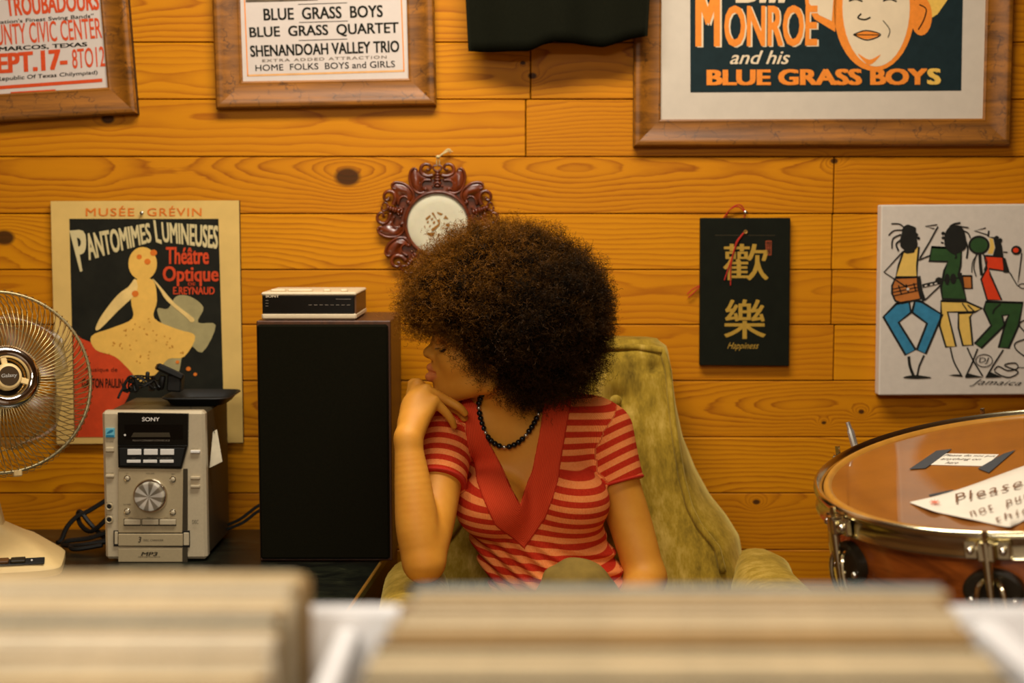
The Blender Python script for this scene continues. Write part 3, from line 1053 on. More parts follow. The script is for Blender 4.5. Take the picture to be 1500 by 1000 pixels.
def bat_mesh():
    mb = MB()
    C = (492, 590)                        # disc centre in the detail

    def q(x, y, h):
        return ((x - C[0]) * U, (C[1] - y) * U, h)
    # body, ribbed, head towards the disc
    for (y, w, h) in ((212, 22, .012), (232, 27, .015), (252, 26, .016), (270, 30, .0165), (292, 34, .016), (314, 26, .014)):
        mb.ball(q(C[0], y, .006), (w * U, 15 * U, h * .75), 10, 6)
    for sx in (-1, 1):
        mb.ball(q(C[0] + sx * 18, 300, .013), (9 * U, 9 * U, .004), 8, 6)
        mb.ball(q(C[0] + sx * 34, 318, .010), (10 * U, 8 * U, .004), 8, 6)
        f = lambda x: C[0] + sx * (C[0] - x)
        # wing membrane, thick and domed
        out = smooth_path([(450, 262), (410, 246), (375, 228), (345, 196), (320, 182), (298, 214), (291, 270), (312, 330), (350, 364), (392, 362), (402, 346), (378, 330), (372, 300), (398, 276), (448, 284)], 3, True)
        n = len(out)
        cx = sum(p[0] for p in out) / n
        cy = sum(p[1] for p in out) / n
        vs = [q(f(x), y, 0.001) for x, y in out] + [q(f(x), y, 0.009) for x, y in out] + [q(f(cx + (x - cx) * .72), cy + (y - cy) * .72, 0.0125) for x, y in out]
        fs = [(i, (i + 1) % n, n + (i + 1) % n, n + i) for i in range(n)] + [(n + i, n + (i + 1) % n, 2 * n + (i + 1) % n, 2 * n + i) for i in range(n)] + [tuple(range(2 * n, 3 * n)), tuple(range(n))]
        mb.add(vs, fs)

        def rim(pts, r0, r1, h):
            sp = smooth_path(pts, 5)
            m = len(sp)
            mb.tube([q(f(x), y, h) for x, y in sp], [r0 * U + (r1 - r0) * U * i / (m - 1) for i in range(m)], 8)
        rim([(325, 186), (300, 205), (289, 262), (312, 332), (356, 366), (400, 362), (420, 345), (408, 332), (396, 342)], 9, 9, .011)
        rim([(325, 186), (345, 200), (340, 222), (322, 225), (316, 208)], 8, 5, .011)
        rim([(462, 240), (415, 244), (378, 222), (374, 184), (398, 160), (430, 162), (444, 182), (432, 198), (416, 192)], 17, 8, .010)
        rim([(478, 205), (462, 190), (466, 172), (488, 166)], 9, 6, .008)
        rim([(448, 274), (400, 274), (376, 298), (382, 330)], 8, 6, .012)
        mb.ball(q(f(410), 340, .011), (13 * U, 13 * U, .005), 8, 6)
    me = bpy.data.meshes.new('carved_bat')
    me.from_pydata(mb.v, [], mb.f)
    fix_normals(me)
    me.materials.append(M_rose)
    me.polygons.foreach_set('use_smooth', [True] * len(me.polygons))
    return me


bat = bat_mesh()
for k in range(5):
    o = bpy.data.objects.new('carved_bat', bat)
    COL.objects.link(o)
    o.parent = m7
    o.matrix_parent_inverse = world_of(m7).inverted()
    o.matrix_basis = MC @ Matrix.Rotation(R(72 * k), 4, 'Z')
# little frame that ties the bats together behind
mb = MB()
mb.lathe([(247 * U, 0.0005), (247 * U, .006), (330 * U, .005), (330 * U, 0.0005)], 48, MC)
mb.build('backing_scrollwork', M_rose, m7)
M_string = pm('ivory_string', (206, 184, 130), 0.8)
mb = MB()
S = lambda x, y, d: wp(540 + x / 5.0, 210 + y / 5.0, -d)
for p in ([(500, 160, .008), (498, 130, .01), (502, 100, .012)], [(520, 160, .008), (518, 130, .01), (512, 100, .012)], [(510, 98, .013), (545, 80, .014), (580, 48, .012), (615, 62, .01)], [(512, 98, .013), (550, 75, .015), (585, 58, .014), (600, 72, .01)], [(508, 98, .013), (545, 70, .013), (575, 42, .012), (600, 45, .011)]):
    mb.tube([S(*a) for a in smooth_path(p, 5)], 0.0011, 6)
mb.ball(S(508, 98, .013), (.005, .004, .004))
mb.build('hanging_string', M_string, m7, smooth=True)

# =================================================================== black T-shirt hung on the wall
M_tee = pm('black_cotton', (20, 20, 11), 0.95, var=0.15, scale=300, bump=0.1, spec=0.05)


def tee():
    hem = [(686, 75), (720, 76), (775, 75), (795, 66), (812, 62), (840, 64), (868, 67), (885, 69), (905, 63), (925, 57), (948, 53)]
    px = np.array([h[0] for h in hem], float)
    py = np.array([h[1] for h in hem], float)
    NU, NV = 48, 26
    vs, fs = [], []
    topz = wp(800, 62, -.05).z + 0.60

    def fold(u, v):
        return 0.010 * math.sin(u * 9.0 + 0.6 + v * 0.8) * (1 - v * .6) + 0.006 * math.sin(u * 21 + v * 2)
    for side in (0, 1):
        for j in range(NV + 1):
            v = j / NV
            for i in range(NU + 1):
                u = i / NU
                X = 686 + (948 - 686) * u
                hy = np.interp(X, px, py)
                a = wp(X, hy, -0.055)
                wid = 1.0 + 0.16 * v
                xx = wp(817, 60, -.055).x + (a.x - wp(817, 60, -.055).x) * wid
                zz = a.z + (topz - a.z) * v
                edge = math.sqrt(max(0.0, 1 - (2 * u - 1) ** 2))
                yy = -0.066 + 0.020 * v + fold(u, v) * (1 - .6 * max(0, u - .7) / .3) + (-1 if side == 0 else 1) * 0.013 * edge
                vs.append((xx, min(yy, -0.032), zz))
    W = NU + 1
    for s in (0, 1):
        o = s * (NV + 1) * W
        for j in range(NV):
            for i in range(NU):
                fs.append((o + j * W + i, o + j * W + i + 1, o + (j + 1) * W + i + 1, o + (j + 1) * W + i))
    o2 = (NV + 1) * W
    for j in range(NV):
        for i in (0, NU):
            fs.append((j * W + i, (j + 1) * W + i, o2 + (j + 1) * W + i, o2 + j * W + i))
    return vs, fs


t8 = thing('hanging_shirt', (wp(817, 62, -.03).x, -.03, wp(817, 75, -.03).z), 'black cotton shirt hanging on the planks between two framed posters', 'shirt')
v8, f8 = tee()
ob = MB().add(v8, f8).build('shirt_body', M_tee, t8, smooth='all')
sd = ob.modifiers.new('solid', 'SOLIDIFY'); sd.thickness = 0.0012
hz = wp(800, 62, -.05).z + 0.60
cx8 = wp(817, 62, -.055).x
for s in (-1, 1):
    mb = MB()
    for (a, b) in (((cx8 + s * .20, hz), (cx8 + s * .34, hz - .20)),):
        pth = [(cx8 + s * (.19 + .05 * t), -.028, hz - .06 - .13 * t) for t in (0, .33, .66, 1)]
        vs = []
        for (x, y, zc) in pth:
            for k in range(16):
                an = 2 * math.pi * k / 16
                vs.append((x + s * .012 * math.sin(an), y - .026 + .014 * math.cos(an), zc + .085 * math.sin(an)))
        fs = [(j * 16 + k, j * 16 + (k + 1) % 16, (j + 1) * 16 + (k + 1) % 16, (j + 1) * 16 + k) for j in range(3) for k in range(16)]
        mb.add(vs, fs)
    mb.build('sleeve', M_tee, t8, smooth='all')

# =================================================================== low cabinet under the hi-fi
TZ = 0.643
M_marble = NT('black_marbled_top')
_n = M_marble.noise(M_marble.mapv(M_marble.coords(), scale=(1, 2.4, 1), rot=(0, 0, .5)), 9, 6, 0.7, 1.2)
M_marble.plug(M_marble.b.inputs['Base Color'], M_marble.ramp(_n, [(0.45, lin((16, 17, 12))), (0.62, lin((34, 36, 24))), (0.75, lin((74, 74, 48)))]))
M_marble.b.inputs['Roughness'].default_value = 0.3
M_marble = M_marble.m
M_walnut = grain_wood('walnut_veneer', (92, 52, 22), (58, 32, 14), axis=2, rough=0.4)
M_cabwood = grain_wood('cabinet_brown', (104, 58, 24), (66, 36, 15), axis=1, rough=0.45)
M_trim = pm('gold_trim', (190, 140, 60), 0.35, metal=0.6)
e0, e1 = zp(553, 828, TZ), zp(522, 873, TZ)
dr = (e1 - e0) / (e1.y - e0.y)
pb_, pf_ = e0 + dr * (-0.03 - e0.y), e0 + dr * (-0.82 - e0.y)
cab = thing('low_cabinet', (-0.9, -0.42, 0), 'low brown cabinet with a black marbled top under the stereo and speaker', 'cabinet')
outl = [(-1.75, -0.03), (pb_.x, -0.03), (pf_.x, -0.82), (-1.75, -0.82)]
MB().slab([(x, y, TZ) for x, y in outl], (0, 0, -0.022)).build('cabinet_top', M_marble, cab)
MB().slab([(x - (.012 if i in (1, 2) else -.012), y + (.012 if i > 1 else -.002), TZ - 0.0225) for i, (x, y) in enumerate(outl)], (0, 0, -(TZ - 0.0825))).build('cabinet_body', M_cabwood, cab)
MB().slab([(x - (.05 if i in (1, 2) else -.05), y + (.05 if i > 1 else -.02), 0.0595) for i, (x, y) in enumerate(outl)], (0, 0, -0.0590)).build('plinth', M_back, cab)
mb = MB()
for a, b in ((outl[1], outl[2]), (outl[2], outl[3])):
    mb.tube([(*a, TZ - .003), (*b, TZ - .003)], 0.0035, 8)
mb.build('gold_edging', M_trim, cab, smooth=True)
for k in range(2):
    x0 = -1.70 + k * 0.63
    d = MB().box((x0 + .30, -0.8145, .35), (.59, .014, .50), bev=.003).build('cabinet_door', M_cabwood, cab)
    MB().ball((x0 + (.55 if k == 0 else .05), -0.829, .40), (.013, .012, .013)).build('knob', M_trim, d, smooth=True)

# =================================================================== big loudspeaker
M_grille = pm('black_grille_cloth', (20, 18, 9), 0.95, var=0.25, scale=400, spec=0.04)
SY = -0.335
a, b = wp(371.5, 470, SY), wp(572, 470, SY)
sx0, sx1 = a.x + 0.004, b.x
stop = a.z
spk = thing('loudspeaker', ((sx0 + sx1) / 2, SY + .13, TZ), 'tall floor loudspeaker with black cloth grille and walnut side', 'speaker')
MB().box(((sx0 + sx1) / 2, SY + 0.138, (TZ + stop) / 2 + .0005), (sx1 - sx0, 0.262, stop - TZ - .001), bev=.002).build('speaker_box', M_walnut, spk)
MB().box(((sx0 + sx1) / 2 - .001, SY + 0.0005, (TZ + stop) / 2), (sx1 - sx0 - .008, 0.012, stop - TZ - .014), bev=.004).build('grille', M_grille, spk)

# =================================================================== clock radio
M_ivory = pm('ivory_plastic', (216, 196, 160), 0.4, var=0.04)
M_gloss = pm('gloss_black_plastic', (16, 16, 13), 0.18, var=0.1)
M_wooden = grain_wood('radio_wood', (120, 76, 32), (84, 50, 20), axis=1)
RY = -0.315
rx0, rx1 = wp(383, 440, RY).x, wp(522, 440, RY).x
rz0 = stop + 0.001
rz1 = rz0 + 0.058
rad = thing('clock_radio', ((rx0 + rx1) / 2, RY + .1, rz0), 'ivory clock radio with a black front, lying on the loudspeaker', 'clock radio')
rw = rx1 - rx0
MB().box(((rx0 + rx1) / 2, RY + .1, rz0 + .007), (rw, .205, .012), bev=.003).build('base_tray', M_ivory, rad)
MB().box(((rx0 + rx1) / 2, RY + .102, rz0 + .031), (rw - .002, .196, .036)).build('radio_body', M_wooden, rad)
MB().box(((rx0 + rx1) / 2, RY + .1, rz0 + .0525), (rw, .205, .007), bev=.0025).build('top_shell', M_ivory, rad)
MB().box(((rx0 + rx1) / 2 - .001, RY + .001, rz0 + .031), (rw - .006, .006, .036), bev=.001).build('display_front', M_gloss, rad)
FR = lambda x, y: wp(x, y, RY - .0026)
letters('SONY', (389, 431.5, 409, 435.5), FR, M_ivory, rad, bold=.03)
mb = MB()
for i in range(8):
    stroke_px([(452 + i * 8, 446.5), (457 + i * 8, 446.5)], .9, FR, mb)
for yy in (440, 444, 448):
    stroke_px([(389, yy), (393, yy)], .8, FR, mb)
stroke_px([(434, 432.5), (444, 432.5)], .8, FR, mb)
stroke_px([(492, 438), (514, 438)], .8, FR, mb)
mb.build('dial_marks', M_greyink, rad)
for i, (cx_, w_) in enumerate(((.03, .03), (.075, .05), (.13, .014), (.165, .014))):
    MB().box((rx0 + cx_, RY + .03, rz0 + .058), (w_, .018, .006), bev=.002).build('top_button', M_ivory, rad)

# =================================================================== compact stereo
M_silver = pm('silver_plastic', (196, 180, 148), 0.34, metal=0.18, var=0.04, scale=200)
M_silverd = pm('silver_shade_plastic', (180, 162, 126), 0.34, metal=0.2, var=0.04, scale=200)
M_casing = pm('grey_black_casing', (58, 50, 34), 0.45, var=0.08, scale=200)
M_chrome = pm('chrome', (226, 220, 206), 0.10, metal=1.0, var=0.03)
M_white = pm('white_plastic', (224, 218, 208), 0.4, var=0.02)
M_rubber = pm('black_rubber', (18, 18, 15), 0.5, var=0.1)
GY = -0.335


def Z9(x, y, l=0.0):
    return wp(x / 3.125, 540 + y / 3.125, GY - l)


gl, gr = Z9(468, 400).x, Z9(938, 400).x
gtop = Z9(600, 192).z
st = thing('stereo', ((gl + gr) / 2, GY + .12, TZ), 'silver compact stereo with a round volume knob, standing beside the loudspeaker', 'stereo')
gw = gr - gl
MB().box(((gl + gr) / 2, GY + 0.137, (TZ + .006 + gtop - .004) / 2), (gw - .006, 0.226, gtop - TZ - .012), bev=.004).build('casing', M_casing, st)
mb = MB()
mb.box(((gl + gr) / 2, GY + 0.0175, (TZ + .004 + gtop) / 2), (gw, .029, gtop - TZ - .006), bev=.006)
mb.build('front_panel', M_silver, st)
for sx in (-1, 1):
    for sy in (.05, .2):
        MB().lathe([(.0001, 0.0002), (.012, 0.0002), (.012, .008), (.0001, .008)], 14, Matrix.Translation(((gl + gr) / 2 + sx * .07, GY + sy, TZ))).build('rubber_foot', M_rubber, st)


def plate(name, mat, pts, d, back=0.004, bev=0.0):
    o = MB().slab([Z9(x, y, d) for x, y in pts], (0, back + d, 0)).build(name, mat, st)
    if bev:
        m = o.modifiers.new('bevel', 'BEVEL'); m.width = bev; m.segments = 2; m.limit_method = 'ANGLE'
    return o


def rect(x0, y0, x1, y1):
    return [(x0, y0), (x1, y0), (x1, y1), (x0, y1)]


plate('centre_panel', M_silverd, [(541, 458), (838, 458), (834, 750), (541, 750)], .0015, bev=.001)
plate('display', M_gloss, [(538, 200), (862, 205), (860, 350), (538, 350)], .003, bev=.001)
plate('display_lower', M_gloss, [(538, 350), (860, 350), (830, 458), (541, 452)], .005, bev=.001)
plate('key_panel', M_rubber, [(545, 362), (846, 362), (826, 448), (548, 444)], .0058, bev=.001)
for x0 in (583, 658, 733):
    plate('function_key', M_white, rect(x0, 368, x0 + 63, 394), .008, bev=.0008)
for x0 in (580, 655, 731):
    plate('function_key', M_white, rect(x0, 417, x0 + 63, 430), .008, bev=.0006)
plate('display_window', pm('display_glass', (9, 9, 7), 0.12), rect(570, 255, 838, 322), .0034)
plate('tape_slot', M_casing, [(612, 292), (775, 292), (780, 312), (600, 312)], .0036)
D3 = lambda x, y: Z9(x, y, .0042)
D6 = lambda x, y: Z9(x, y, .0063)
D2 = lambda x, y: Z9(x, y, .0021)
D0 = lambda x, y: Z9(x, y, .0008)
letters('SONY', (650, 222, 731, 240), D3, M_white, st, bold=.02)
letters('MINI HI-FI COMPONENT SYSTEM MHC-EC69', (607, 324, 777, 332), D3, M_greyink, st, bold=.0)
mb = MB(); poly_px(oval(572, 303, 5, 5, 12), D3, mb); mb.build('indicator_light', M_white, st)
for s_, q_ in (('BAND', (604, 407, 620, 411)), ('EQ', (680, 407, 692, 411)), ('TUNER', (714, 407, 790, 411))):
    letters(s_, q_, D6, M_greyink, st)
kc = Z9(690, 580)
KM = Matrix.Translation((kc.x, kc.y, kc.z)) @ Matrix.Rotation(R(90), 4, 'X')
u9 = 1 / 3.125 / 727
kn = MB().lathe([(80 * u9, 0), (80 * u9, .004), (76 * u9, .007), (71 * u9, .007), (69 * u9, .003)], 48, KM).build('volume_ring', M_chrome, st, smooth=30)
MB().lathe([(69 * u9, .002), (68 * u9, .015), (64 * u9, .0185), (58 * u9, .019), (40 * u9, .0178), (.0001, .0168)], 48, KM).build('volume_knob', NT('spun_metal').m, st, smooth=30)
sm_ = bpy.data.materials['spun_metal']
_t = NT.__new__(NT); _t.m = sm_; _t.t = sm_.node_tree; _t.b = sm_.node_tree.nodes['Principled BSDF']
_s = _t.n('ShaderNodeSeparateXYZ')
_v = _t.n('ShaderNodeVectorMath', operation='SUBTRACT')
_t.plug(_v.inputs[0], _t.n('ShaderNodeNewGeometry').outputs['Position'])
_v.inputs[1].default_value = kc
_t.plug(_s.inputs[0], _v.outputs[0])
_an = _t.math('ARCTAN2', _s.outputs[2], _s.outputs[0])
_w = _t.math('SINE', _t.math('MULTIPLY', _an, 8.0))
_t.plug(_t.b.inputs['Base Color'], _t.ramp(_t.math('MULTIPLY_ADD', _w, .5, .5), [(.3, lin((150, 140, 120))), (.7, lin((235, 230, 215)))]))  # bright and dark sheen wedges of the turned face, put into the colour
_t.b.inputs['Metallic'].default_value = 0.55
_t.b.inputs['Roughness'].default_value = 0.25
for (x, y) in ((583, 500), (792, 505), (583, 652), (792, 656)):
    c = Z9(x, y, .001)
    M = Matrix.Translation((c.x, c.y, c.z)) @ Matrix.Rotation(R(90), 4, 'X')
    b_ = MB().lathe([(15 * u9, 0), (15 * u9, .0015), (12 * u9, .0022), (11 * u9, .001)], 24, M).build('button_ring', M_chrome, st, smooth=30)
    MB().lathe([(11 * u9, .0005), (10 * u9, .003), (6 * u9, .0038), (.0001, .004)], 20, M).build('round_button', M_silver, b_, smooth=30)
for x0 in (568, 650, 730):
    plate('play_tab', M_silver, rect(x0, 690, x0 + 74, 714), .006, bev=.001)
    plate('tab_surround', M_casing, rect(x0 - 2, 686, x0 + 77, 719), .0019)
for s_, q_ in (('DISC 1', (588, 679, 618, 684)), ('DISC 2', (672, 679, 700, 684)), ('DISC 3', (752, 679, 780, 684)), ('VOLUME', (668, 476, 706, 482)), ('-/+', (575, 476, 588, 481)), ('MENU', (784, 479, 802, 484)), ('PLAY MODE', (566, 618, 598, 624))):
    letters(s_, q_, D2, M_casing, st)
plate('tray_surround', M_rubber, [(519, 741), (868, 741), (868, 816), (519, 812)], .0008, bev=.0005)
plate('side_lug', M_silver, rect(524, 745, 539, 803), .002, bev=.001)
plate('side_lug', M_silver, rect(840, 750, 865, 808), .002, bev=.001)
plate('disc_tray', M_silverd, rect(541, 756, 836, 811), .0045, bev=.0012)
letters('3', (632, 768, 647, 795), lambda x, y: Z9(x, y, .0049), M_casing, st, bold=.02, shear=.2)
letters('DISC CHANGER', (656, 780, 748, 789), lambda x, y: Z9(x, y, .0049), M_casing, st)
plate('lower_door', M_silverd, rect(541, 822, 834, 884), .003, bev=.001)
letters('MP3', (645, 838, 722, 856), lambda x, y: Z9(x, y, .0034), M_casing, st, bold=.03, shear=.2)
letters('CD-R/RW PLAYBACK', (632, 858, 735, 864), lambda x, y: Z9(x, y, .0034), M_casing, st)
plate('dark_groove', M_casing, rect(836, 458, 858, 884), .0004)
plate('energy_sticker', pm('sky_blue_sticker', (104, 178, 196), 0.5, var=.03), rect(483, 272, 524, 314), .0004)
mb = MB()
poly_px(smooth_path([(488, 296), (505, 280), (520, 282), (508, 292)], 4, True), D0, mb)
poly_px(rect(485, 303, 522, 312), D0, mb)
mb.build('sticker_print', pm('deep_blue_print', (30, 110, 140), .5), st)
plate('power_button', M_silver, rect(482, 361, 520, 380), .0025, bev=.0012)
plate('side_button', M_silver, rect(482, 486, 520, 498), .0025, bev=.0012)
for y0 in (374, 494, 533):
    plate('side_button', M_white if y0 < 400 else M_silver, rect(871, y0, 914, y0 + 12), .0025, bev=.001)
for s_, q_ in (('POWER', (486, 332, 518, 336)), ('ECO MODE', (482, 474, 520, 479)), ('PHONES', (486, 610, 514, 614)), ('AUDIO IN', (484, 666, 516, 670)), ('DISPLAY', (876, 363, 908, 367)), ('DISC', (880, 692, 908, 710))):
    letters(s_, q_, D0, M_casing, st)
for y0 in (630, 690):
    c = Z9(500, y0)
    M = Matrix.Translation((c.x, c.y, c.z)) @ Matrix.Rotation(R(90), 4, 'X')
    j_ = MB().lathe([(18 * u9, -.001), (18 * u9, .001), (14 * u9, .0016), (11 * u9, .0006)], 24, M).build('jack_ring', M_silverd, st, smooth=30)
    MB().lathe([(11 * u9, .0006), (9 * u9, .0008), (.0001, .0008)], 20, M).build('jack_hole', M_rubber, j_)
for k in range(7):
    MB().box((gl + .055 + k * .014, GY + .05, gtop - .0055), (.009, .004, .0012)).build('vent_slot', M_rubber, st)
for x_ in (.05, .16):
    MB().box((gl + x_, GY + .10, gtop - .0055), (.0025, .07, .0012), Matrix.Rotation(.2 if x_ > .1 else -.2, 3, 'Z')).build('vent_slot', M_rubber, st)
# paper tag tied on its side
tg = thing('paper_tag', (gr + .012, GY + .07, wp(320, 684, GY).z), 'small white paper tag dangling on the side of the stereo', 'tag')
tp = [wp(px_, py_, GY + .05) for px_, py_ in ((312, 632), (317, 629), (325, 676), (307, 685))]
MB().slab(tp, (0.001, .0006, 0)).build('tag_paper', pm('tag_paper', (226, 212, 180), .8), tg)
MB().tube([wp(311, 626, GY + .05), wp(313.5, 631, GY + .0495), wp(314.5, 634, GY + .049)], .0006, 5).build('tag_string', M_rubber, tg)

# =================================================================== things lying on the stereo
ST = gtop - .0045


def trayfn(name, label, x0, x1, y0, y1, z0, h):
    mb = MB()
    n = 32

    def loop(ins, z):
        pts = []
        for k in range(n):
            a = 2 * math.pi * k / n
            ca, sa = math.cos(a), math.sin(a)
            e = 0.35
            px_ = math.copysign(abs(ca) ** e, ca)
            py_ = math.copysign(abs(sa) ** e, sa)
            pts.append(((x0 + x1) / 2 + px_ * ((x1 - x0) / 2 - ins), (y0 + y1) / 2 + py_ * ((y1 - y0) / 2 - ins), z))
        return pts
    prof = [(.018, z0), (.010, z0 + h * .6), (0.0, z0 + h), (.002, z0 + h + .002), (.006, z0 + h), (.015, z0 + h * .5), (.020, z0 + .0025)]
    vs = []
    for ins, z in prof:
        vs += loop(ins, z)
    fs = [(i * n + k, i * n + (k + 1) % n, (i + 1) * n + (k + 1) % n, (i + 1) * n + k) for i in range(len(prof) - 1) for k in range(n)]
    fs += [tuple(range(n))[::-1], tuple((len(prof) - 1) * n + k for k in range(n))]
    mb.add(vs, fs)
    return mb.build(name, M_rubber, None, smooth=30, label=label, category='tray')


tx0, tx1 = wp(243, 580, GY + .16).x, wp(345, 580, GY + .16).x
trayfn('plastic_tray', 'shallow black plastic tray lying on the stereo', tx0, tx1, GY + .09, GY + .255, ST + .0005, .016)
ac = thing('power_adapter', (wp(262, 570, GY + .13).x, GY + .13, ST + .02), 'black plug-in power adapter tipped up in the tray on the stereo', 'adapter')
AM = Matrix.Rotation(R(24), 3, 'Y') @ Matrix.Rotation(R(-14), 3, 'X') @ Matrix.Rotation(R(15), 3, 'Z')
cA = wp(248, 544, GY + .13)
MB().box(cA, (.058, .044, .014), AM, bev=.003).build('adapter_top', M_rubber, ac)
MB().box(cA + Vector((.012, .005, -.024)), (.030, .034, .036), Matrix.Rotation(R(4), 3, 'Y'), bev=.003).build('adapter_body', M_rubber, ac)
MB().box(cA + AM @ Vector((0, -.002, .0073)), (.04, .028, .0004), AM).build('rating_label', M_casing, ac)


def cable(name, label, paths, r, mat=None, plug=None, group=None):
    mb = MB()
    for p in paths:
        mb.tube(smooth_path([tuple(x) for x in p], 6), r, 6)
    if plug:
        for c, s, m in plug:
            mb.box(c, s, m, bev=.002)
    return mb.build(name, mat or M_rubber, None, smooth=50, label=label, category='cable', group=group)


def g3(px, py, dy):
    return wp(px, py, GY + dy)


rc = random.Random(5)
paths = []
for k in range(7):
    p = [g3(235 + rc.uniform(-8, 8), 565 + rc.uniform(-6, 4), .14)]
    for i in range(5):
        p.append(g3(225 - i * 9 + rc.uniform(-10, 10), 562 + rc.uniform(-12, 10), .12 + rc.uniform(-.02, .03)))
    paths.append(p)
cable('tangled_cable', 'tangle of thin black cables heaped on the stereo', paths, .0017, plug=[(g3(216, 551, .12), (.008, .007, .02), Matrix.Rotation(.1, 3, 'Y')), (g3(237, 560, .13), (.012, .010, .03), Matrix.Rotation(.2, 3, 'Y'))])
cable('coiled_cable', 'thin black cable coil hanging over the back corner of the stereo', [[g3(200, 568, .12), g3(196, 552, .12), g3(188, 553, .12), g3(182, 566, .12), g3(177, 574, .11), g3(173, 583, .1)], [g3(199, 575, .12), g3(192, 556, .13), g3(183, 560, .13), g3(186, 572, .12), g3(195, 570, .12)], [g3(196, 560, .125), g3(186, 557, .12), g3(180, 570, .12), g3(188, 574, .12)]], .0028)

# cables behind, lying on the cabinet
def cz(*a):
    p = wp(*a)
    return Vector((p.x, p.y, max(p.z, TZ + .0065)))


cable('power_cable', 'knotted black power cable on the cabinet between fan and stereo', [
    [cz(156, 732, -.14), cz(130, 748, -.15), cz(112, 757, -.16), cz(98, 772, -.17), cz(90, 790, -.18), cz(84, 806, -.19)],
    [cz(156, 790, -.2), cz(140, 775, -.17), cz(128, 762, -.16), cz(119, 750, -.15), cz(114, 752, -.145), cz(118, 768, -.16), cz(134, 778, -.18), cz(156, 760, -.18)],
    [cz(160, 778, -.2), cz(130, 788, -.21), cz(100, 792, -.22), cz(92, 797, -.22), cz(110, 799, -.24), cz(158, 793, -.24)],
    [cz(160, 790, -.22), cz(128, 797, -.24), cz(104, 800, -.24), cz(112, 804, -.25), cz(150, 798, -.25)]], .0052)
cable('speaker_cable', 'pair of black leads running behind from stereo to loudspeaker', [[wp(330, 770, -.10), wp(352, 760, -.10), wp(376, 742, -.10), wp(392, 735, -.10)], [wp(330, 776, -.11), wp(356, 765, -.11), wp(376, 750, -.11), wp(392, 742, -.11)]], .0035)

# =================================================================== desk fan
M_beige = pm('beige_plastic', (228, 196, 134), 0.45, var=0.04)
M_wire = pm('brassy_wire', (190, 168, 116), 0.3, metal=0.85, var=0.1)
M_dial = pm('fan_badge_brown', (62, 44, 20), 0.4)
fy = -0.45
fc = wp(-2, 559, fy)
yaw, tilt = R(33), R(13)
nf = Vector((math.sin(yaw) * math.cos(tilt), -math.cos(yaw) * math.cos(tilt), math.sin(tilt)))
ux = Vector((0, 0, 1)).cross(nf).normalized()
uy = nf.cross(ux)
FM = Matrix.Translation(fc) @ Matrix((ux, uy, nf)).transposed().to_4x4()
FR_ = 0.176
fan = thing('desk_fan', (fc.x, fc.y + .03, TZ), 'beige desk fan with wire cage standing left of the stereo', 'fan')


def wires(prof, n, swirl, r):
    mb = MB()
    for k in range(n):
        a0 = 2 * math.pi * k / n
        pts = []
        for (rad_, zz, s) in prof:
            a = a0 + swirl * s
            pts.append(FM @ Vector((rad_ * math.cos(a), rad_ * math.sin(a), zz)))
        mb.tube(pts, r, 4, caps=False)
    return mb


wires([(.056, .074, 0), (.075, .078, .12), (.105, .074, .3), (.135, .062, .5), (.160, .040, .8), (.171, .022, .95), (.175, .002, 1.0)], 84, R(16), .00095).build('front_cage', M_wire, fan, smooth='all')
wires([(.181, .006, 0), (.186, -.012, 0), (.180, -.040, .15), (.158, -.066, .4), (.11, -.082, .7), (.05, -.085, 1.0)], 84, R(-24), .00095).build('rear_cage', M_wire, fan, smooth='all')
ringpts = lambda r_, z_, n=72: [FM @ Vector((r_ * math.cos(2 * math.pi * k / n), r_ * math.sin(2 * math.pi * k / n), z_)) for k in range(n)]
mb = MB(); mb.tube(ringpts(.1775, .002), .0034, 8, closed=True); mb.build('cage_rim', pm('rim_metal', (170, 156, 116), .35, metal=.7), fan, smooth='all')
mb = MB(); mb.tube(ringpts(.13, -.078), .0012, 5, closed=True); mb.build('rear_ring', M_wire, fan, smooth='all')
MB().box(FM @ Vector((.02, -.181, .002)), (.016, .012, .014), Matrix((ux, uy, nf)).transposed(), bev=.002).build('rim_clip', M_beige, fan)
MB().lathe([(.036, .074), (.039, .082), (.046, .085), (.056, .082), (.0615, .075), (.062, .068), (.058, .066), (.036, .066)], 56, FM).build('hub_ring', M_chrome, fan, smooth='all')
hub = MB().lathe([(.001, .087), (.019, .087), (.023, .085), (.026, .078), (.026, .066), (.001, .066)], 40, FM).build('hub_cap', M_beige, fan, smooth=40)
MB().lathe([(.0001, .0876), (.0185, .0876), (.0190, .0868)], 32, FM).build('hub_badge', M_dial, hub)
v_, f_ = text_data('Galaxy', .02, .15)
MB().add([FM @ Vector(((u_ - .5) * .029, (w_ - .5) * .009, .0880)) for u_, w_ in v_], f_).build('lettering', M_white, hub)
for k in range(3):
    a = R(100 + 120 * k)
    ca, sa = math.cos(a), math.sin(a)
    Mx = FM @ Matrix.Translation((ca * .032, sa * .032, .077)) @ Matrix.Rotation(a, 4, 'Z')
    mb = MB()
    mb.box((0, 0, 0), (.016, .011, .006), bev=.001)
    mb.v = [tuple(Mx @ Vector(p)) for p in mb.v]
    mb.build('hub_spoke', M_beige, fan)
MB().lathe([(.001, .058), (.034, .058), (.036, .05), (.036, .0), (.03, -.004), (.001, -.004)], 40, FM).build('blade_hub', pm('smoky_plastic', (40, 34, 20), .3), fan, smooth=40)
_b = NT('smoky_clear_blade')
_b.b.inputs['Base Color'].default_value = lin((70, 54, 26))
_b.b.inputs['Roughness'].default_value = .2
_b.b.inputs['Alpha'].default_value = .28
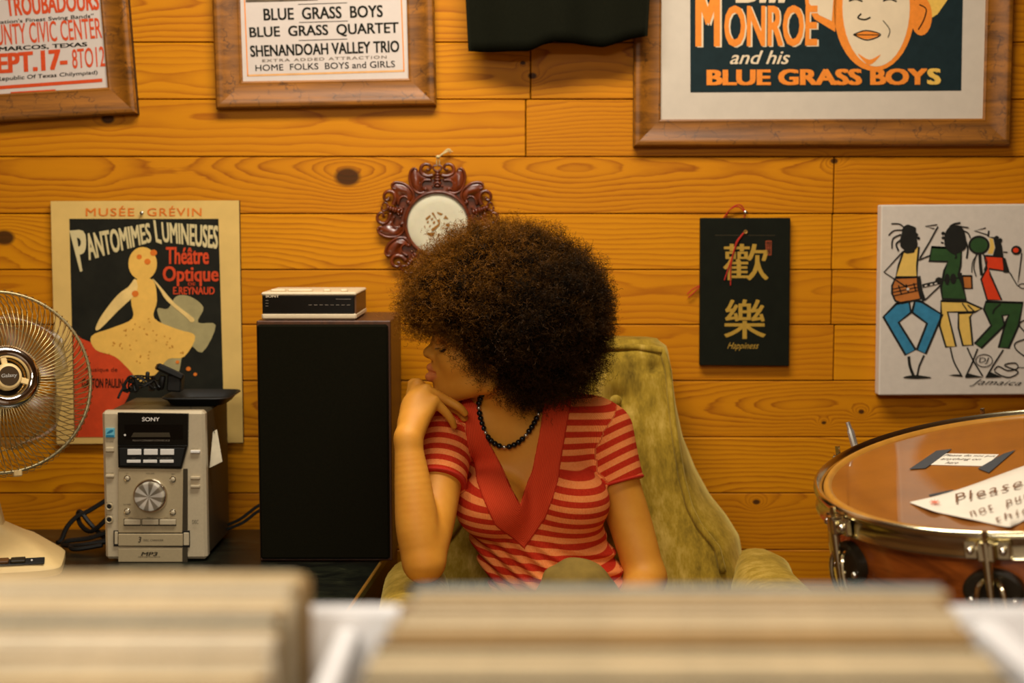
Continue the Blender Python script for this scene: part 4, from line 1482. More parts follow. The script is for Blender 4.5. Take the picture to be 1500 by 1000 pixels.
for k in range(3):
    a0 = R(40 + 120 * k)
    vs, fs = [], []
    NA, NR = 14, 8
    for i in range(NR + 1):
        t_ = i / NR
        r_ = .03 + (.138 - .03) * t_
        half = R(22) + R(32) * math.sin(math.pi * min(1, t_ * .62 + .12))
        if t_ > .8:
            half *= math.sqrt(max(.15, 1 - ((t_ - .8) / .2) ** 2 * .75))
        for j in range(NA + 1):
            s_ = j / NA * 2 - 1
            a = a0 + half * s_ + R(14) * t_
            vs.append(FM @ Vector((r_ * math.cos(a), r_ * math.sin(a), .026 - s_ * .024 * (1 - .3 * t_))))
    for i in range(NR):
        for j in range(NA):
            q0 = i * (NA + 1) + j
            fs.append((q0, q0 + 1, q0 + NA + 2, q0 + NA + 1))
    o = MB().add(vs, fs).build('fan_blade', _b.m, fan, smooth='all')
    sd = o.modifiers.new('solid', 'SOLIDIFY'); sd.thickness = .002
MB().lathe([(.001, -.19), (.04, -.185), (.058, -.165), (.064, -.12), (.060, -.09), (.045, -.08), (.001, -.078)], 40, FM).build('motor_housing', M_beige, fan, smooth='all')
# stem and wedge-shaped base
bM = Matrix.Translation((fc.x - .058, fc.y + .05, TZ)) @ Matrix.Rotation(R(14), 4, 'Z')
mb = MB()
sec = []
for (z_, hx, hy, oy) in ((.0, .152, .10, 0), (.014, .152, .10, 0), (.020, .146, .096, .002), (.056, .092, .055, .03), (.066, .074, .044, .035), (.085, .036, .034, .04), (.13, .026, .028, .045), (.24, .022, .024, .055)):
    ring_ = []
    for k in range(32):
        a = 2 * math.pi * k / 32
        e = .30 if z_ < .06 else .55
        ring_.append(bM @ Vector((hx * math.copysign(abs(math.cos(a)) ** e, math.cos(a)), oy + hy * math.copysign(abs(math.sin(a)) ** e, math.sin(a)), z_ + .001)))
    sec += ring_
mb.add(sec, [(i * 32 + k, i * 32 + (k + 1) % 32, (i + 1) * 32 + (k + 1) % 32, (i + 1) * 32 + k) for i in range(7) for k in range(32)] + [tuple(range(32))[::-1], tuple(7 * 32 + k for k in range(32))])
mb.build('base', M_beige, fan, smooth=35)
# key strip let into the sloping front of the base
n_s = (bM.to_3x3() @ Vector((0, -(.056 - .020), (.096 - .055) + .028 - 0))).normalized()
ks = bM.to_3x3() @ Vector((1, 0, 0))
kt = n_s.cross(ks)
kcen = bM @ Vector((0.035, -.081, .0315))
KR = Matrix((ks, kt, n_s)).transposed()
MB().box(kcen, (.172, .018, .004), KR, bev=.001).build('key_strip', M_rubber, fan)
M_keys = [pm('key_cream', (220, 190, 130), .4), pm('key_tan', (176, 124, 46), .4), pm('key_brown', (96, 62, 28), .4), pm('key_dark', (44, 36, 20), .4)]
for k in range(4):
    MB().box(kcen + ks * (-.056 + .031 * k) + n_s * .004, (.027, .013, .009), KR, bev=.0015).build('speed_key', M_keys[k], fan)
MB().ball(kcen + ks * .062 + n_s * .002, .0022).build('pilot_lamp', M_white, fan, smooth=True)

# =================================================================== green velvet armchair
def velvet():
    t = NT('olive_velvet')
    co = t.coords()
    n1 = t.noise(t.mapv(co, scale=(1, 1, .25)), 42, 4, .65)
    n2 = t.noise(co, 7, 3, .55)
    n3 = t.noise(t.mapv(co, scale=(1, 1, .06)), 300, 2, .5)
    f = t.math('ADD', t.math('ADD', t.math('MULTIPLY', n1, .45), t.math('MULTIPLY', n2, .4)), t.math('MULTIPLY', n3, .15))
    t.plug(t.b.inputs['Base Color'], t.ramp(f, [(.34, lin((100, 77, 12))), (.50, lin((158, 127, 34))), (.66, lin((202, 168, 80)))]))
    t.b.inputs['Roughness'].default_value = .85
    t.b.inputs['Specular IOR Level'].default_value = .2
    t.b.inputs['Sheen Weight'].default_value = .6
    t.b.inputs['Sheen Roughness'].default_value = .4
    t.b.inputs['Sheen Tint'].default_value = lin((210, 190, 110))
    t.bump(n1, .15, .002)
    return t.m


M_velvet = velvet()
chx = 0.137
ch = thing('armchair', (chx, -.62, 0), 'olive green velvet armchair with buttoned back and rolled arms, woman sitting in it', 'armchair')
# rows of the back: z, y of the front panel, half width at the piping, half width outside, y outside
zz_ = lambda py, Y: wp(900, py, Y).z
BR = [(zz_(503, -.16), -.160, .150, .186, -.085),
      (zz_(512, -.175), -.178, .183, .203, -.095),
      (zz_(540, -.185), -.190, .194, .210, -.10),
      (zz_(600, -.21), -.215, .200, .221, -.115),
      (zz_(650, -.235), -.240, .207, .235, -.13),
      (zz_(700, -.26), -.262, .217, .262, -.145),
      (zz_(740, -.275), -.280, .230, .292, -.16),
      (zz_(770, -.29), -.295, .250, .325, -.18),
      (zz_(800, -.30), -.310, .285, .350, -.20),
      (.60, -.335, .30, .36, -.22), (.45, -.36, .30, .36, -.24)]
zs = np.array([r[0] for r in BR])[::-1]
cols = [np.array([r[k] for r in BR])[::-1] for k in range(1, 5)]
NVb, NUb = 60, 44
vs, fs = [], []
btn = [(chx + .082, zz_(587, -.22)), (chx - .082, zz_(587, -.22)), (chx, zz_(650, -.24)), (chx, zz_(530, -.19))]
for j in range(NVb + 1):
    z_ = zs[0] + (zs[-1] - zs[0]) * j / NVb
    yf, hp, ho, yo_ = [np.interp(z_, zs, c) for c in cols]
    top = max(0, (z_ - (zs[-1] - .05)) / .05)
    ring_ = []
    for i in range(NUb + 1):
        u_ = i / NUb * 2 - 1
        x_ = chx + hp * u_
        bulge = .024 * (1 - abs(u_) ** 3.0) * (1 - top ** 2)
        y_ = yf - bulge
        for bx_, bz_ in btn:
            d2 = ((x_ - bx_) ** 2 + (z_ - bz_) ** 2)
            y_ += .018 * math.exp(-d2 / .0006) + .007 * math.exp(-d2 / .004)
            # pulled folds from the buttons
            dx, dz = x_ - bx_, z_ - bz_
            if dx * (bx_ - chx) >= 0:
                y_ += .004 * math.exp(-((dz - .3 * abs(dx)) / .008) ** 2) * math.exp(-(abs(dx) / .06) ** 2)
        cxr, czr = chx + .16 * (1 if u_ > 0 else -1), zs[-1] - .03
        for an in (-.35, -.15, .05):
            dx, dz = abs(x_ - cxr), z_ - czr + an * abs(x_ - cxr) * 1.6 + .02
            y_ += .005 * math.exp(-(dz / .006) ** 2) * math.exp(-(dx / .07) ** 2)
        ring_.append((x_, y_, z_))
    side = []
    for t_ in (.25, .6, 1.0):
        side.append((chx + hp + (ho - hp) * (t_ ** .6), yf + (yo_ - yf) * t_, z_))
    back = [(chx + ho - .02, yo_ + .05, z_), (chx, yo_ + .065, z_), (chx - ho + .02, yo_ + .05, z_)]
    full = ring_ + side + back + [(2 * chx - p[0], p[1], p[2]) for p in side[::-1]]
    vs += full
W = len(full)
for j in range(NVb):
    for i in range(W):
        k = (i + 1) % W
        fs.append((j * W + i, j * W + k, (j + 1) * W + k, (j + 1) * W + i))
tc = len(vs)
# rounded cap on top
cap_c = np.mean(np.array(vs[-W:]), axis=0)
cap_ring = [(cap_c[0] + (p[0] - cap_c[0]) * .97, cap_c[1] + (p[1] - cap_c[1]) * .75, p[2] + .010 - .004 * abs((p[0] - chx) / .2)) for p in vs[-W:]]
vs += cap_ring
fs += [(NVb * W + i, NVb * W + (i + 1) % W, tc + (i + 1) % W, tc + i) for i in range(W)]
vs.append((cap_c[0], cap_c[1], cap_c[2] + .013))
fs += [(tc + i, tc + (i + 1) % W, len(vs) - 1) for i in range(W)] + [tuple(range(W))[::-1]]
MB().add(vs, fs).build('backrest', M_velvet, ch, smooth='all')
pip = []
for j in range(0, 40):
    z_ = zs[-1] - .012 - (zs[-1] - .62 - .012) * j / 39
    yf, hp, ho, yo_ = [np.interp(z_, zs, c) for c in cols]
    pip.append((chx + hp + .001, yf - .004, z_))
topp = [(chx - .15 + .3 * k / 12, -.176 - .012 * math.sin(math.pi * k / 12), zs[-1] - .006) for k in range(1, 12)]
path = [(2 * chx - p[0], p[1], p[2]) for p in pip[::-1]] + topp + pip
MB().tube(path, .0075, 8).build('piping', M_velvet, ch, smooth='all')
for bx_, bz_ in btn:
    yb_ = np.interp(bz_, zs, cols[0])
    MB().ball((bx_, yb_ - .012, bz_), (.013, .008, .013)).build('button', M_velvet, ch, smooth=True)
# seat
mb = MB()
SN = 40
def cushion(cx, cy, z0, z1, hx, hy, e=.22, dome=.03, n=48, m=10):
    vs, fs = [], []
    for j in range(m + 1):
        t_ = j / m * math.pi - math.pi / 2
        r_ = abs(math.cos(t_)) ** .35
        z_ = (z0 + z1) / 2 + (z1 - z0) / 2 * math.copysign(abs(math.sin(t_)) ** .7, math.sin(t_))
        for k in range(n):
            a = 2 * math.pi * k / n
            ca, sa = math.cos(a), math.sin(a)
            vs.append((cx + hx * r_ * math.copysign(abs(ca) ** e, ca), cy + hy * r_ * math.copysign(abs(sa) ** e, sa), z_))
    fs = [(j * n + k, j * n + (k + 1) % n, (j + 1) * n + (k + 1) % n, (j + 1) * n + k) for j in range(m) for k in range(n)]
    return vs, fs
MB().add(*cushion(chx, -.62, .315, .405, .27, .29)).build('seat_cushion', M_velvet, ch, smooth='all')
MB().box((chx, -.60, .235), (.66, .58, .15), bev=.03).build('seat_frame', M_velvet, ch, smooth=60)
for s in (-1, 1):
    # padded arm: rounded section swept from the back to the front
    vs, fs = [], []
    n = 28
    stn = [(-.20, .640, .050), (-.30, .652, .062), (-.42, .662, .066), (-.62, .672, .068), (-.80, .680, .070), (-.93, .678, .070), (-.965, .66, .060), (-.975, .62, .045)]
    if s < 0:
        stn = [(-.36, .655, .060)] + stn[2:]
    for (y_, zt, hw) in stn:
        for k in range(n):
            a = 2 * math.pi * k / n
            ca, sa = math.cos(a), math.sin(a)
            xx = hw * math.copysign(abs(ca) ** .7, ca)
            if sa >= 0:
                zz = zt - .065 + .065 * (sa ** .8)
            else:
                zz = zt - .065 - (zt - .065 - .17) * (abs(sa) ** .5)
                xx *= .92
            vs.append((chx + s * (.365 if s > 0 else .332) + xx + (.02 * s if y_ > -.35 else 0) - (s * .035 * max(0, (-.35 - y_)) / .6 if s < 0 else 0), y_, zz))
    fs = [(j * n + k, j * n + (k + 1) % n, (j + 1) * n + (k + 1) % n, (j + 1) * n + k) for j in range(len(stn) - 1) for k in range(n)] + [tuple(range(n)), tuple((len(stn) - 1) * n + k for k in range(n))]
    MB().add(vs, fs).build('arm', M_velvet, ch, smooth=60)
    for y_ in (-.30, -.88):
        MB().tube([(chx + s * .29, y_, .175), (chx + s * .30, y_, .09), (chx + s * .31, y_, .001)], [.024, .020, .014], 12).build('leg', M_walnut, ch, smooth=40)

# =================================================================== kettle drum
M_head = NT('drum_head_skin')
_hn = M_head.noise(M_head.coords(), 6, 4, .6)
M_head.plug(M_head.b.inputs['Base Color'], M_head.ramp(_hn, [(.3, lin((126, 72, 14))), (.7, lin((156, 92, 20)))]))
M_head.b.inputs['Roughness'].default_value = .35
M_head.b.inputs['Coat Weight'].default_value = 1.0
M_head.b.inputs['Coat Roughness'].default_value = .02
M_head.b.inputs['Coat IOR'].default_value = 2.1
M_head = M_head.m
M_bowl = NT('lacquered_bowl')
_bn = M_bowl.noise(M_bowl.mapv(M_bowl.coords(), scale=(1, 1, 6)), 4, 5, .65, 1.0)
M_bowl.plug(M_bowl.b.inputs['Base Color'], M_bowl.ramp(_bn, [(.35, lin((92, 40, 12))), (.6, lin((164, 84, 26))), (.75, lin((120, 56, 16)))]))
M_bowl.b.inputs['Roughness'].default_value = .22
M_bowl.b.inputs['Coat Weight'].default_value = .6
M_bowl = M_bowl.m
M_brass = pm('worn_nickel', (214, 202, 164), .18, metal=1.0, var=.10, scale=20)
M_dplate = pm('dark_plate', (44, 36, 22), .4, metal=.3)
DC = Vector((.7906, -1.0819, .9774))
dn_ = Vector((math.sin(-.1539), -math.sin(.0712), 1)).normalized()
de = Vector((0, 1, 0)).cross(dn_).normalized()
dg_ = dn_.cross(de)
DM = Matrix.Translation(DC) @ Matrix((de, dg_, dn_)).transposed().to_4x4()
DR = .33
dr_ = thing('kettle_drum', (DC.x, DC.y, 0), 'large kettle drum with amber skin and metal hoop, right of the armchair', 'drum')
MB().lathe([(.0001, -.006), (DR - .028, -.006), (DR - .024, -.0055)], 96, DM).build('drum_head', M_head, dr_, smooth=30)
MB().lathe([(DR - .026, -.006), (DR - .022, -.001), (DR - .017, -.0005), (DR - .013, -.006), (DR - .013, -.012), (DR - .026, -.012)], 96, DM).build('flesh_hoop', pm('amber_hoop', (170, 116, 40), .3, var=.1), dr_, smooth='all')
MB().lathe([(DR - .012, -.012), (DR - .010, .000), (DR - .004, .004), (DR + .001, .001), (DR + .002, -.004), (DR - .001, -.008), (DR - .001, -.028), (DR + .002, -.032), (DR, -.034), (DR - .006, -.034), (DR - .012, -.028)], 96, DM).build('metal_hoop', M_brass, dr_, smooth=50)
prof = [(DR - .016, -.012), (DR - .014, -.05), (DR - .010, -.09), (DR - .012, -.14), (DR - .03, -.21), (DR - .07, -.28), (DR - .13, -.335), (DR - .21, -.37), (.06, -.385), (.0001, -.386)]
MB().lathe(prof, 80, DM).build('bowl', M_bowl, dr_, smooth='all')


def dpt(px, py, h=0.0):
    """point on (or h above) the drum skin's plane"""
    return pp(px, py, DC + dn_ * h, dn_)


def dang(px, py):
    l = DM.inverted() @ pp(px, py, DC, dn_)
    return math.atan2(l.y, l.x)


base_a = dang(1445, 786)
second = dang(1218, 752)
step = base_a - second
angs = [base_a - (2 * math.pi / 7) * k for k in range(7)]
angs[1] = second
for a in angs:
    LM = DM @ Matrix.Rotation(a, 4, 'Z')          # local x = outwards

    def lb(c, s, bev=.0):
        m = MB()
        m.box((0, 0, 0), s, bev=bev)
        m.v = [tuple(LM @ (Vector(p) + Vector(c))) for p in m.v]
        return m
    lug = lb((DR + .010, 0, -.018), (.018, .024, .026), .003).build('tension_lug', M_brass, dr_)
    for s in (-1, 1):
        lb((DR + .005, s * .021, -.018), (.010, .018, .024), .002).build('lug_ear', M_brass, lug)
        m = MB(); m.ball(LM @ Vector((DR + .012, s * .021, -.017)), (.0055, .0055, .0055)); m.build('bolt', M_chrome, lug, smooth=True)
    m = MB(); m.tube([LM @ Vector((DR + .012, 0, z_)) for z_ in (.010, -.004)], .004, 4); m.tube([LM @ Vector((DR + .013, 0, z_)) for z_ in (-.004, -.06, -.11)], [.0075, .006, .004], 10)
    m.build('tension_rod', M_brass, lug, smooth=40)
    m = MB()
    Mp = LM @ Matrix.Translation((DR - .004, 0, -.078)) @ Matrix.Rotation(R(90), 4, 'Y')
    for sgn in (0, 1):
        pass
    m.lathe([(.0001, .006), (.034, .006), (.038, .003), (.038, -.008)], 28, Mp @ Matrix.Diagonal((.78, 1.05, 1, 1)))
    pl_ = m.build('anchor_plate', M_dplate, dr_, smooth=30)
    for s in (-1, 1):
        m = MB(); m.ball(LM @ Vector((DR + .004, s * .028, -.088)), (.005, .005, .005)); m.build('bolt', M_chrome, pl_, smooth=True)
        m = MB(); m.tube([LM @ Vector(p) for p in smooth_path([(DR + .003, s * .008, -.060), (DR + .014, s * .015, -.068), (DR + .016, s * .019, -.10), (DR + .004, s * .019, -.14)], 4)], .0035, 8); m.build('fork_arm', M_brass, pl_, smooth=40)
# legs of the stand
for k in range(3):
    a = R(30 + 120 * k)
    foot = Vector((DC.x + .30 * math.cos(a), DC.y + .30 * math.sin(a), .002))
    MB().tube([DM @ Vector((.20 * math.cos(a), .20 * math.sin(a), -.355)), Vector((DC.x + .2 * math.cos(a), DC.y + .2 * math.sin(a), .35)), foot], .012, 10).build('stand_leg', M_brass, dr_, smooth=40)
rodb = [pp(1253, 658, DC + dn_ * -.01, dn_), pp(1242, 620, DC, dn_)]
# upright support rod behind the hoop
ry = pp(1250, 653, DC, dn_).y + .016
r0 = wp(1254, 660, ry); r1 = wp(1246, 632, ry + .008); r2 = wp(1244.5, 627, ry + .009); r3 = wp(1241.5, 618, ry + .011)
low = r0 + (r0 - r3) * 3
MB().tube([low, r0, r1, r2, r3], [.0062, .0062, .0062, .004, .0038], 10).build('support_rod', pm('bright_steel', (214, 208, 196), .25, metal=.8), dr_, smooth=30)

# ---- papers and tape on the drum
M_note = pm('note_paper', (224, 212, 192), .85, var=.03)
M_tape = pm('dark_grey_tape', (62, 64, 66), .7, var=.08, scale=150)
M_pen = pm('brown_marker', (112, 74, 44), .7)
M_penb = pm('black_pen', (54, 46, 38), .7)


def D8(x, y, h=.0):
    return dpt(1160 + x / 3.333, 580 + y / 3.333, -.006 + h)


def sheet(name, pts, h, mat, label, cat, parent=None):
    vs = [D8(x, y, h) for x, y in pts]
    n = len(vs)
    m = MB().add(vs + [v - dn_ * .0004 for v in vs], [tuple(range(n)), tuple(range(2 * n - 1, n - 1, -1))] + [(i, (i + 1) % n, n + (i + 1) % n, n + i) for i in range(n)])
    return m.build(name, mat, parent, label=label, category=cat)


nt = thing('taped_note', D8(840, 310, .001), 'small handwritten note taped on the drum skin', 'note')
sheet('note_paper', [(735, 279), (1010, 284), (945, 341), (668, 334)], .0009, M_note, None, None, nt)
for s_, q_ in (('Please do not put', ((748, 283), (998, 287), (990, 299), (736, 296))), ('anything on', ((735, 300), (930, 303), (915, 316), (718, 314))), ('here', ((760, 318), (820, 319), (806, 331), (746, 330)))):
    letters(s_, q_, lambda x, y: D8(x, y, .0012), M_penb, nt, bold=-.004, shear=.3)
sheet('tape_strip', [(572, 356), (705, 266), (781, 257), (652, 351)], .0016, M_tape, 'dark tape strip holding the left end of the small note', 'tape')
sheet('tape_strip', [(908, 352), (1032, 281), (1091, 262), (962, 373)], .0016, M_tape, 'dark tape strip holding the right end of the small note', 'tape')
sheet('tape_strip', [(668, 480), (786, 456), (790, 464), (674, 488)], .0012, M_tape, 'narrow dark tape strip at the edge of the big note', 'tape')
bn = thing('large_note', D8(1100, 500, .001), 'large white paper with brown handwriting lying on the drum', 'note')
# paper with a lifted, curling edge
edge_n = smooth_path([(576, 519), (690, 560), (760, 577), (900, 606), (1040, 636), (1090, 628), (1180, 585), (1330, 560)], 4)
edge_f = smooth_path([(580, 515), (690, 490), (790, 462), (900, 425), (1000, 388), (1133, 340), (1250, 305), (1400, 262)], 4)
NP = min(len(edge_n), len(edge_f))
vs, fs = [], []
MW = 8
for i in range(NP):
    for k in range(MW + 1):
        t_ = k / MW
        x_ = edge_f[i][0] * (1 - t_) + edge_n[i][0] * t_
        y_ = edge_f[i][1] * (1 - t_) + edge_n[i][1] * t_
        vs.append(D8(x_, y_, .0018 + .003 * (math.sin(i * .45) ** 2) * t_ ** 2))
fs = [(i * (MW + 1) + k, i * (MW + 1) + k + 1, (i + 1) * (MW + 1) + k + 1, (i + 1) * (MW + 1) + k) for i in range(NP - 1) for k in range(MW)]
o = MB().add(vs, fs).build('note_paper', M_note, bn, smooth='all')
sd = o.modifiers.new('solid', 'SOLIDIFY'); sd.thickness = .0004
DW = lambda x, y: D8(x, y, .0062)
letters('Please', ((790, 478), (1128, 398), (1118, 440), (800, 520)), DW, M_pen, bn, bold=-.008, shear=.1, spacing=1.25)
letters('not  put', ((862, 560), (1150, 470), (1150, 512), (880, 596)), DW, M_pen, bn, bold=-.008, shear=.1, spacing=1.25)
letters('things', ((985, 588), (1260, 500), (1250, 545), (1000, 622)), DW, M_pen, bn, bold=-.008, shear=.1, spacing=1.25)
mb = MB()
for an in range(8):
    ca, sa = math.cos(an * math.pi / 4), math.sin(an * math.pi / 4)
    stroke_px([(697, 516), (697 + 26 * ca, 516 + 13 * sa)], 3, DW, mb)
mb.build('drawn_star', M_red, bn)

# =================================================================== record bin
M_binwhite = pm('white_bin_paint', (232, 228, 226), .5, var=.02, scale=20)
RTOP, RBOT = 1.141, 0.826
bin_ = thing('record_bin', (.05, -2.53, 0), 'white painted record bin full of upright record sleeves', 'record bin')
YBK, YFR = -2.335, -2.90


def bb(name, x0, x1, y0, y1, z0, z1):
    return MB().box(((x0 + x1) / 2, (y0 + y1) / 2, (z0 + z1) / 2), (x1 - x0, y1 - y0, z1 - z0), bev=.003).build(name, M_binwhite, bin_)


bb('bin_floor', -.62, .80, YFR, YBK, RBOT - .022, RBOT - .002)
bb('back_panel', -.62, .80, YBK, YBK + .016, RBOT - .022, 1.106)
bb('front_panel', -.62, .80, YFR - .016, YFR, RBOT - .022, 1.02)
bb('end_panel', -.636, -.62, YFR - .016, YBK + .016, RBOT - .022, 1.092)
bb('end_panel', .80, .816, YFR - .016, YBK + .016, RBOT - .022, 1.092)
bb('divider', -.109, -.095, YFR, YBK, RBOT - .002, 1.096)
bb('divider', .285, .303, YFR, YBK, RBOT - .002, 1.100)
bb('base_box', -.60, .78, YFR + .03, YBK - .02, .001, RBOT - .023)
# white loose sheets lying over the dividers
SLEEVE = [('tan', (168, 134, 84)), ('cream', (202, 182, 146)), ('pale_yellow', (188, 160, 106)), ('brown', (118, 74, 32)), ('blue_grey', (138, 148, 144)), ('off_white', (220, 208, 184)), ('dark', (52, 42, 24))]
SM = {n_: pm('sleeve_' + n_, c_, .75, var=.14, scale=18) for n_, c_ in SLEEVE}
M_inner = pm('inner_paper', (224, 206, 168), .85, var=.06)
SW = .312


def sleeve_mesh(n_):
    m = MB()
    th = .0030
    m.box((0, -th / 2 + .0004, SW / 2), (SW, .0008, SW), bev=.0003)
    m.box((0, th / 2 - .0004, SW / 2), (SW, .0008, SW), bev=.0003)
    m.box((0, 0, .0006), (SW, th, .0012))
    m.box((-SW / 2 + .0006, 0, SW / 2), (.0012, th, SW))
    m.box((0, 0, SW - .0012), (SW - .002, th * .96, .0022), bev=.0008)
    me = bpy.data.meshes.new('record_sleeve')
    me.from_pydata(m.v, [], m.f)
    me.materials.append(SM[n_])
    return me


SME = {n_: sleeve_mesh(n_) for n_, _ in SLEEVE}
_im = MB().box((0, 0, SW / 2 + .0012), (SW - .006, .0009, SW), bev=.0003)
IME = bpy.data.meshes.new('inner_sleeve')
IME.from_pydata(_im.v, [], _im.f)
IME.materials.append(M_inner)
LBL = {'tan': 'worn tan', 'cream': 'cream', 'pale_yellow': 'pale yellow', 'brown': 'dark brown', 'blue_grey': 'blue-grey', 'off_white': 'off-white', 'dark': 'blackish'}
rr_ = random.Random(11)


def records(x_at, y0, y1, where, cyc, top=0.0):
    y = y0
    i = 0
    while y > y1:
        n_ = cyc(i)
        o = bpy.data.objects.new('record_sleeve', SME[n_])
        COL.objects.link(o)
        lean = 0.0
        hgt = rr_.gauss(0, .0065) if i > 4 else .009
        o.location = (x_at((y0 - y) / (y0 - y1)) + rr_.gauss(0, .0022), y + SW * math.sin(-lean) * 0, RBOT + .0005)
        o.scale = (1, 1, 1 + top + max(-.016, min(.010, hgt)))
        o.rotation_euler = (lean, 0, R(rr_.gauss(0, .06)))
        tag(o, f'{LBL[n_]} cardboard record sleeve standing in the white bin {where}', 'record', f'{LBL[n_]} record sleeves {where}')
        if rr_.random() < .35:
            c = bpy.data.objects.new('inner_sleeve', IME)
            COL.objects.link(c)
            c.parent = o
        y -= rr_.uniform(.0036, .0050)
        i += 1


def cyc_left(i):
    if 21 <= i <= 23:  # darker sleeve colours stand in for the shaded gap between two clusters
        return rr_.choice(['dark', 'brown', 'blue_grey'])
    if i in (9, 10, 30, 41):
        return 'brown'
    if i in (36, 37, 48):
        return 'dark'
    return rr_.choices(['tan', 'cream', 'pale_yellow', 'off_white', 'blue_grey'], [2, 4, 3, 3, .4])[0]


def cyc_right(i):
    if i < 3:
        return 'blue_grey'
    if i in (6, 7, 8, 19, 33, 47):
        return 'brown'
    if i in (26, 40):
        return 'dark'
    return rr_.choices(['tan', 'cream', 'pale_yellow', 'off_white', 'brown'], [4, 3, 3, .8, .5])[0]


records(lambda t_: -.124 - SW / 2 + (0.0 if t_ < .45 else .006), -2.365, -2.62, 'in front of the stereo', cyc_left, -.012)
records(lambda t_: -.058 + SW / 2 - .024 * t_, -2.365, -2.62, 'in front of the seated woman', cyc_right, -.038)

# =================================================================== the seated woman
def cap(a, b, ra, rb, k=.02):
    return dict(t='c', a=np.array(a, np.float32), b=np.array(b, np.float32), ra=ra, rb=rb, k=k, s=1)


def ell(c, r, k=.02, M=None, s=1):
    return dict(t='e', c=np.array(c, np.float32), r=np.array(r, np.float32), M=None if M is None else np.array(M, np.float32), k=k, s=s)


def chain(pts, rad, k=.012, per=6):
    """one smoothly tapering limb along a bent centre line"""
    q = np.array(smooth_path([(*p, r) for p, r in zip(pts, rad)], per), np.float32)
    return dict(t='p', P=q[:, :3], R=q[:, 3], k=k, s=1)


def prim_d(p, X, Y, Z, infl=0.0):
    if p['t'] == 'p':
        d = None
        for a, b, ra, rb in zip(p['P'][:-1], p['P'][1:], p['R'][:-1], p['R'][1:]):
            e = prim_d(dict(t='c', a=a, b=b, ra=ra, rb=rb), X, Y, Z)
            d = e if d is None else np.minimum(d, e)
        return d - infl
    if p['t'] == 'c':
        a, b = p['a'], p['b']
        ba = b - a
        L2 = float(ba @ ba) + 1e-12
        t = np.clip(((X - a[0]) * ba[0] + (Y - a[1]) * ba[1] + (Z - a[2]) * ba[2]) / L2, 0, 1)
        d = np.sqrt((X - a[0] - t * ba[0]) ** 2 + (Y - a[1] - t * ba[1]) ** 2 + (Z - a[2] - t * ba[2]) ** 2)
        return d - (p['ra'] + (p['rb'] - p['ra']) * t) - infl
    c, r = p['c'], p['r'] + infl
    x, y, z = X - c[0], Y - c[1], Z - c[2]
    if p['M'] is not None:
        M = p['M']           # rows = local axes
        x, y, z = (M[i][0] * x + M[i][1] * y + M[i][2] * z for i in range(3))
    k0 = np.sqrt((x / r[0]) ** 2 + (y / r[1]) ** 2 + (z / r[2]) ** 2)
    k1 = np.sqrt((x / r[0] ** 2) ** 2 + (y / r[1] ** 2) ** 2 + (z / r[2] ** 2) ** 2) + 1e-9
    return k0 * (k0 - 1) / k1


def prim_box(p):
    if p['t'] == 'p':
        m = p['R'].max()
        return p['P'].min(0) - m, p['P'].max(0) + m
    if p['t'] == 'c':
        m = max(p['ra'], p['rb'])
        return np.minimum(p['a'], p['b']) - m, np.maximum(p['a'], p['b']) + m
    m = p['r'].max() if p['M'] is not None else p['r']
    return p['c'] - m, p['c'] + m


def smin(a, b, k):
    h = np.clip(.5 + .5 * (b - a) / k, 0, 1)
    return b + (a - b) * h - k * h * (1 - h)


class Grid:
    def __init__(self, lo, hi, h):
        self.lo = np.array(lo, np.float32)
        self.h = h
        self.n = np.ceil((np.array(hi) - self.lo) / h).astype(int) + 1
        self.ax = [self.lo[i] + h * np.arange(self.n[i], dtype=np.float32) for i in range(3)]

    def blank(self):
        return np.full(tuple(self.n), .06, np.float32)

    def XYZ(self, s=None):
        s = s or (slice(None),) * 3
        return self.ax[0][s[0]][:, None, None], self.ax[1][s[1]][None, :, None], self.ax[2][s[2]][None, None, :]

    def put(self, F, p, infl=0.0, k=None, clip=None):
        k = p['k'] if k is None else k
        lo, hi = prim_box(p)
        m = k + .016 + infl
        i0 = np.clip(np.floor((lo - m - self.lo) / self.h).astype(int), 0, self.n)
        i1 = np.clip(np.ceil((hi + m - self.lo) / self.h).astype(int) + 1, 0, self.n)
        if (i1 <= i0).any():
            return
        s = tuple(slice(a, b) for a, b in zip(i0, i1))
        X, Y, Z = self.XYZ(s)
        d = prim_d(p, X, Y, Z, infl)
        if clip is not None:
            d = np.maximum(d, clip(X, Y, Z))
        if p['s'] > 0:
            F[s] = smin(F[s], d, k)
        else:
            F[s] = -smin(-F[s], d, k)


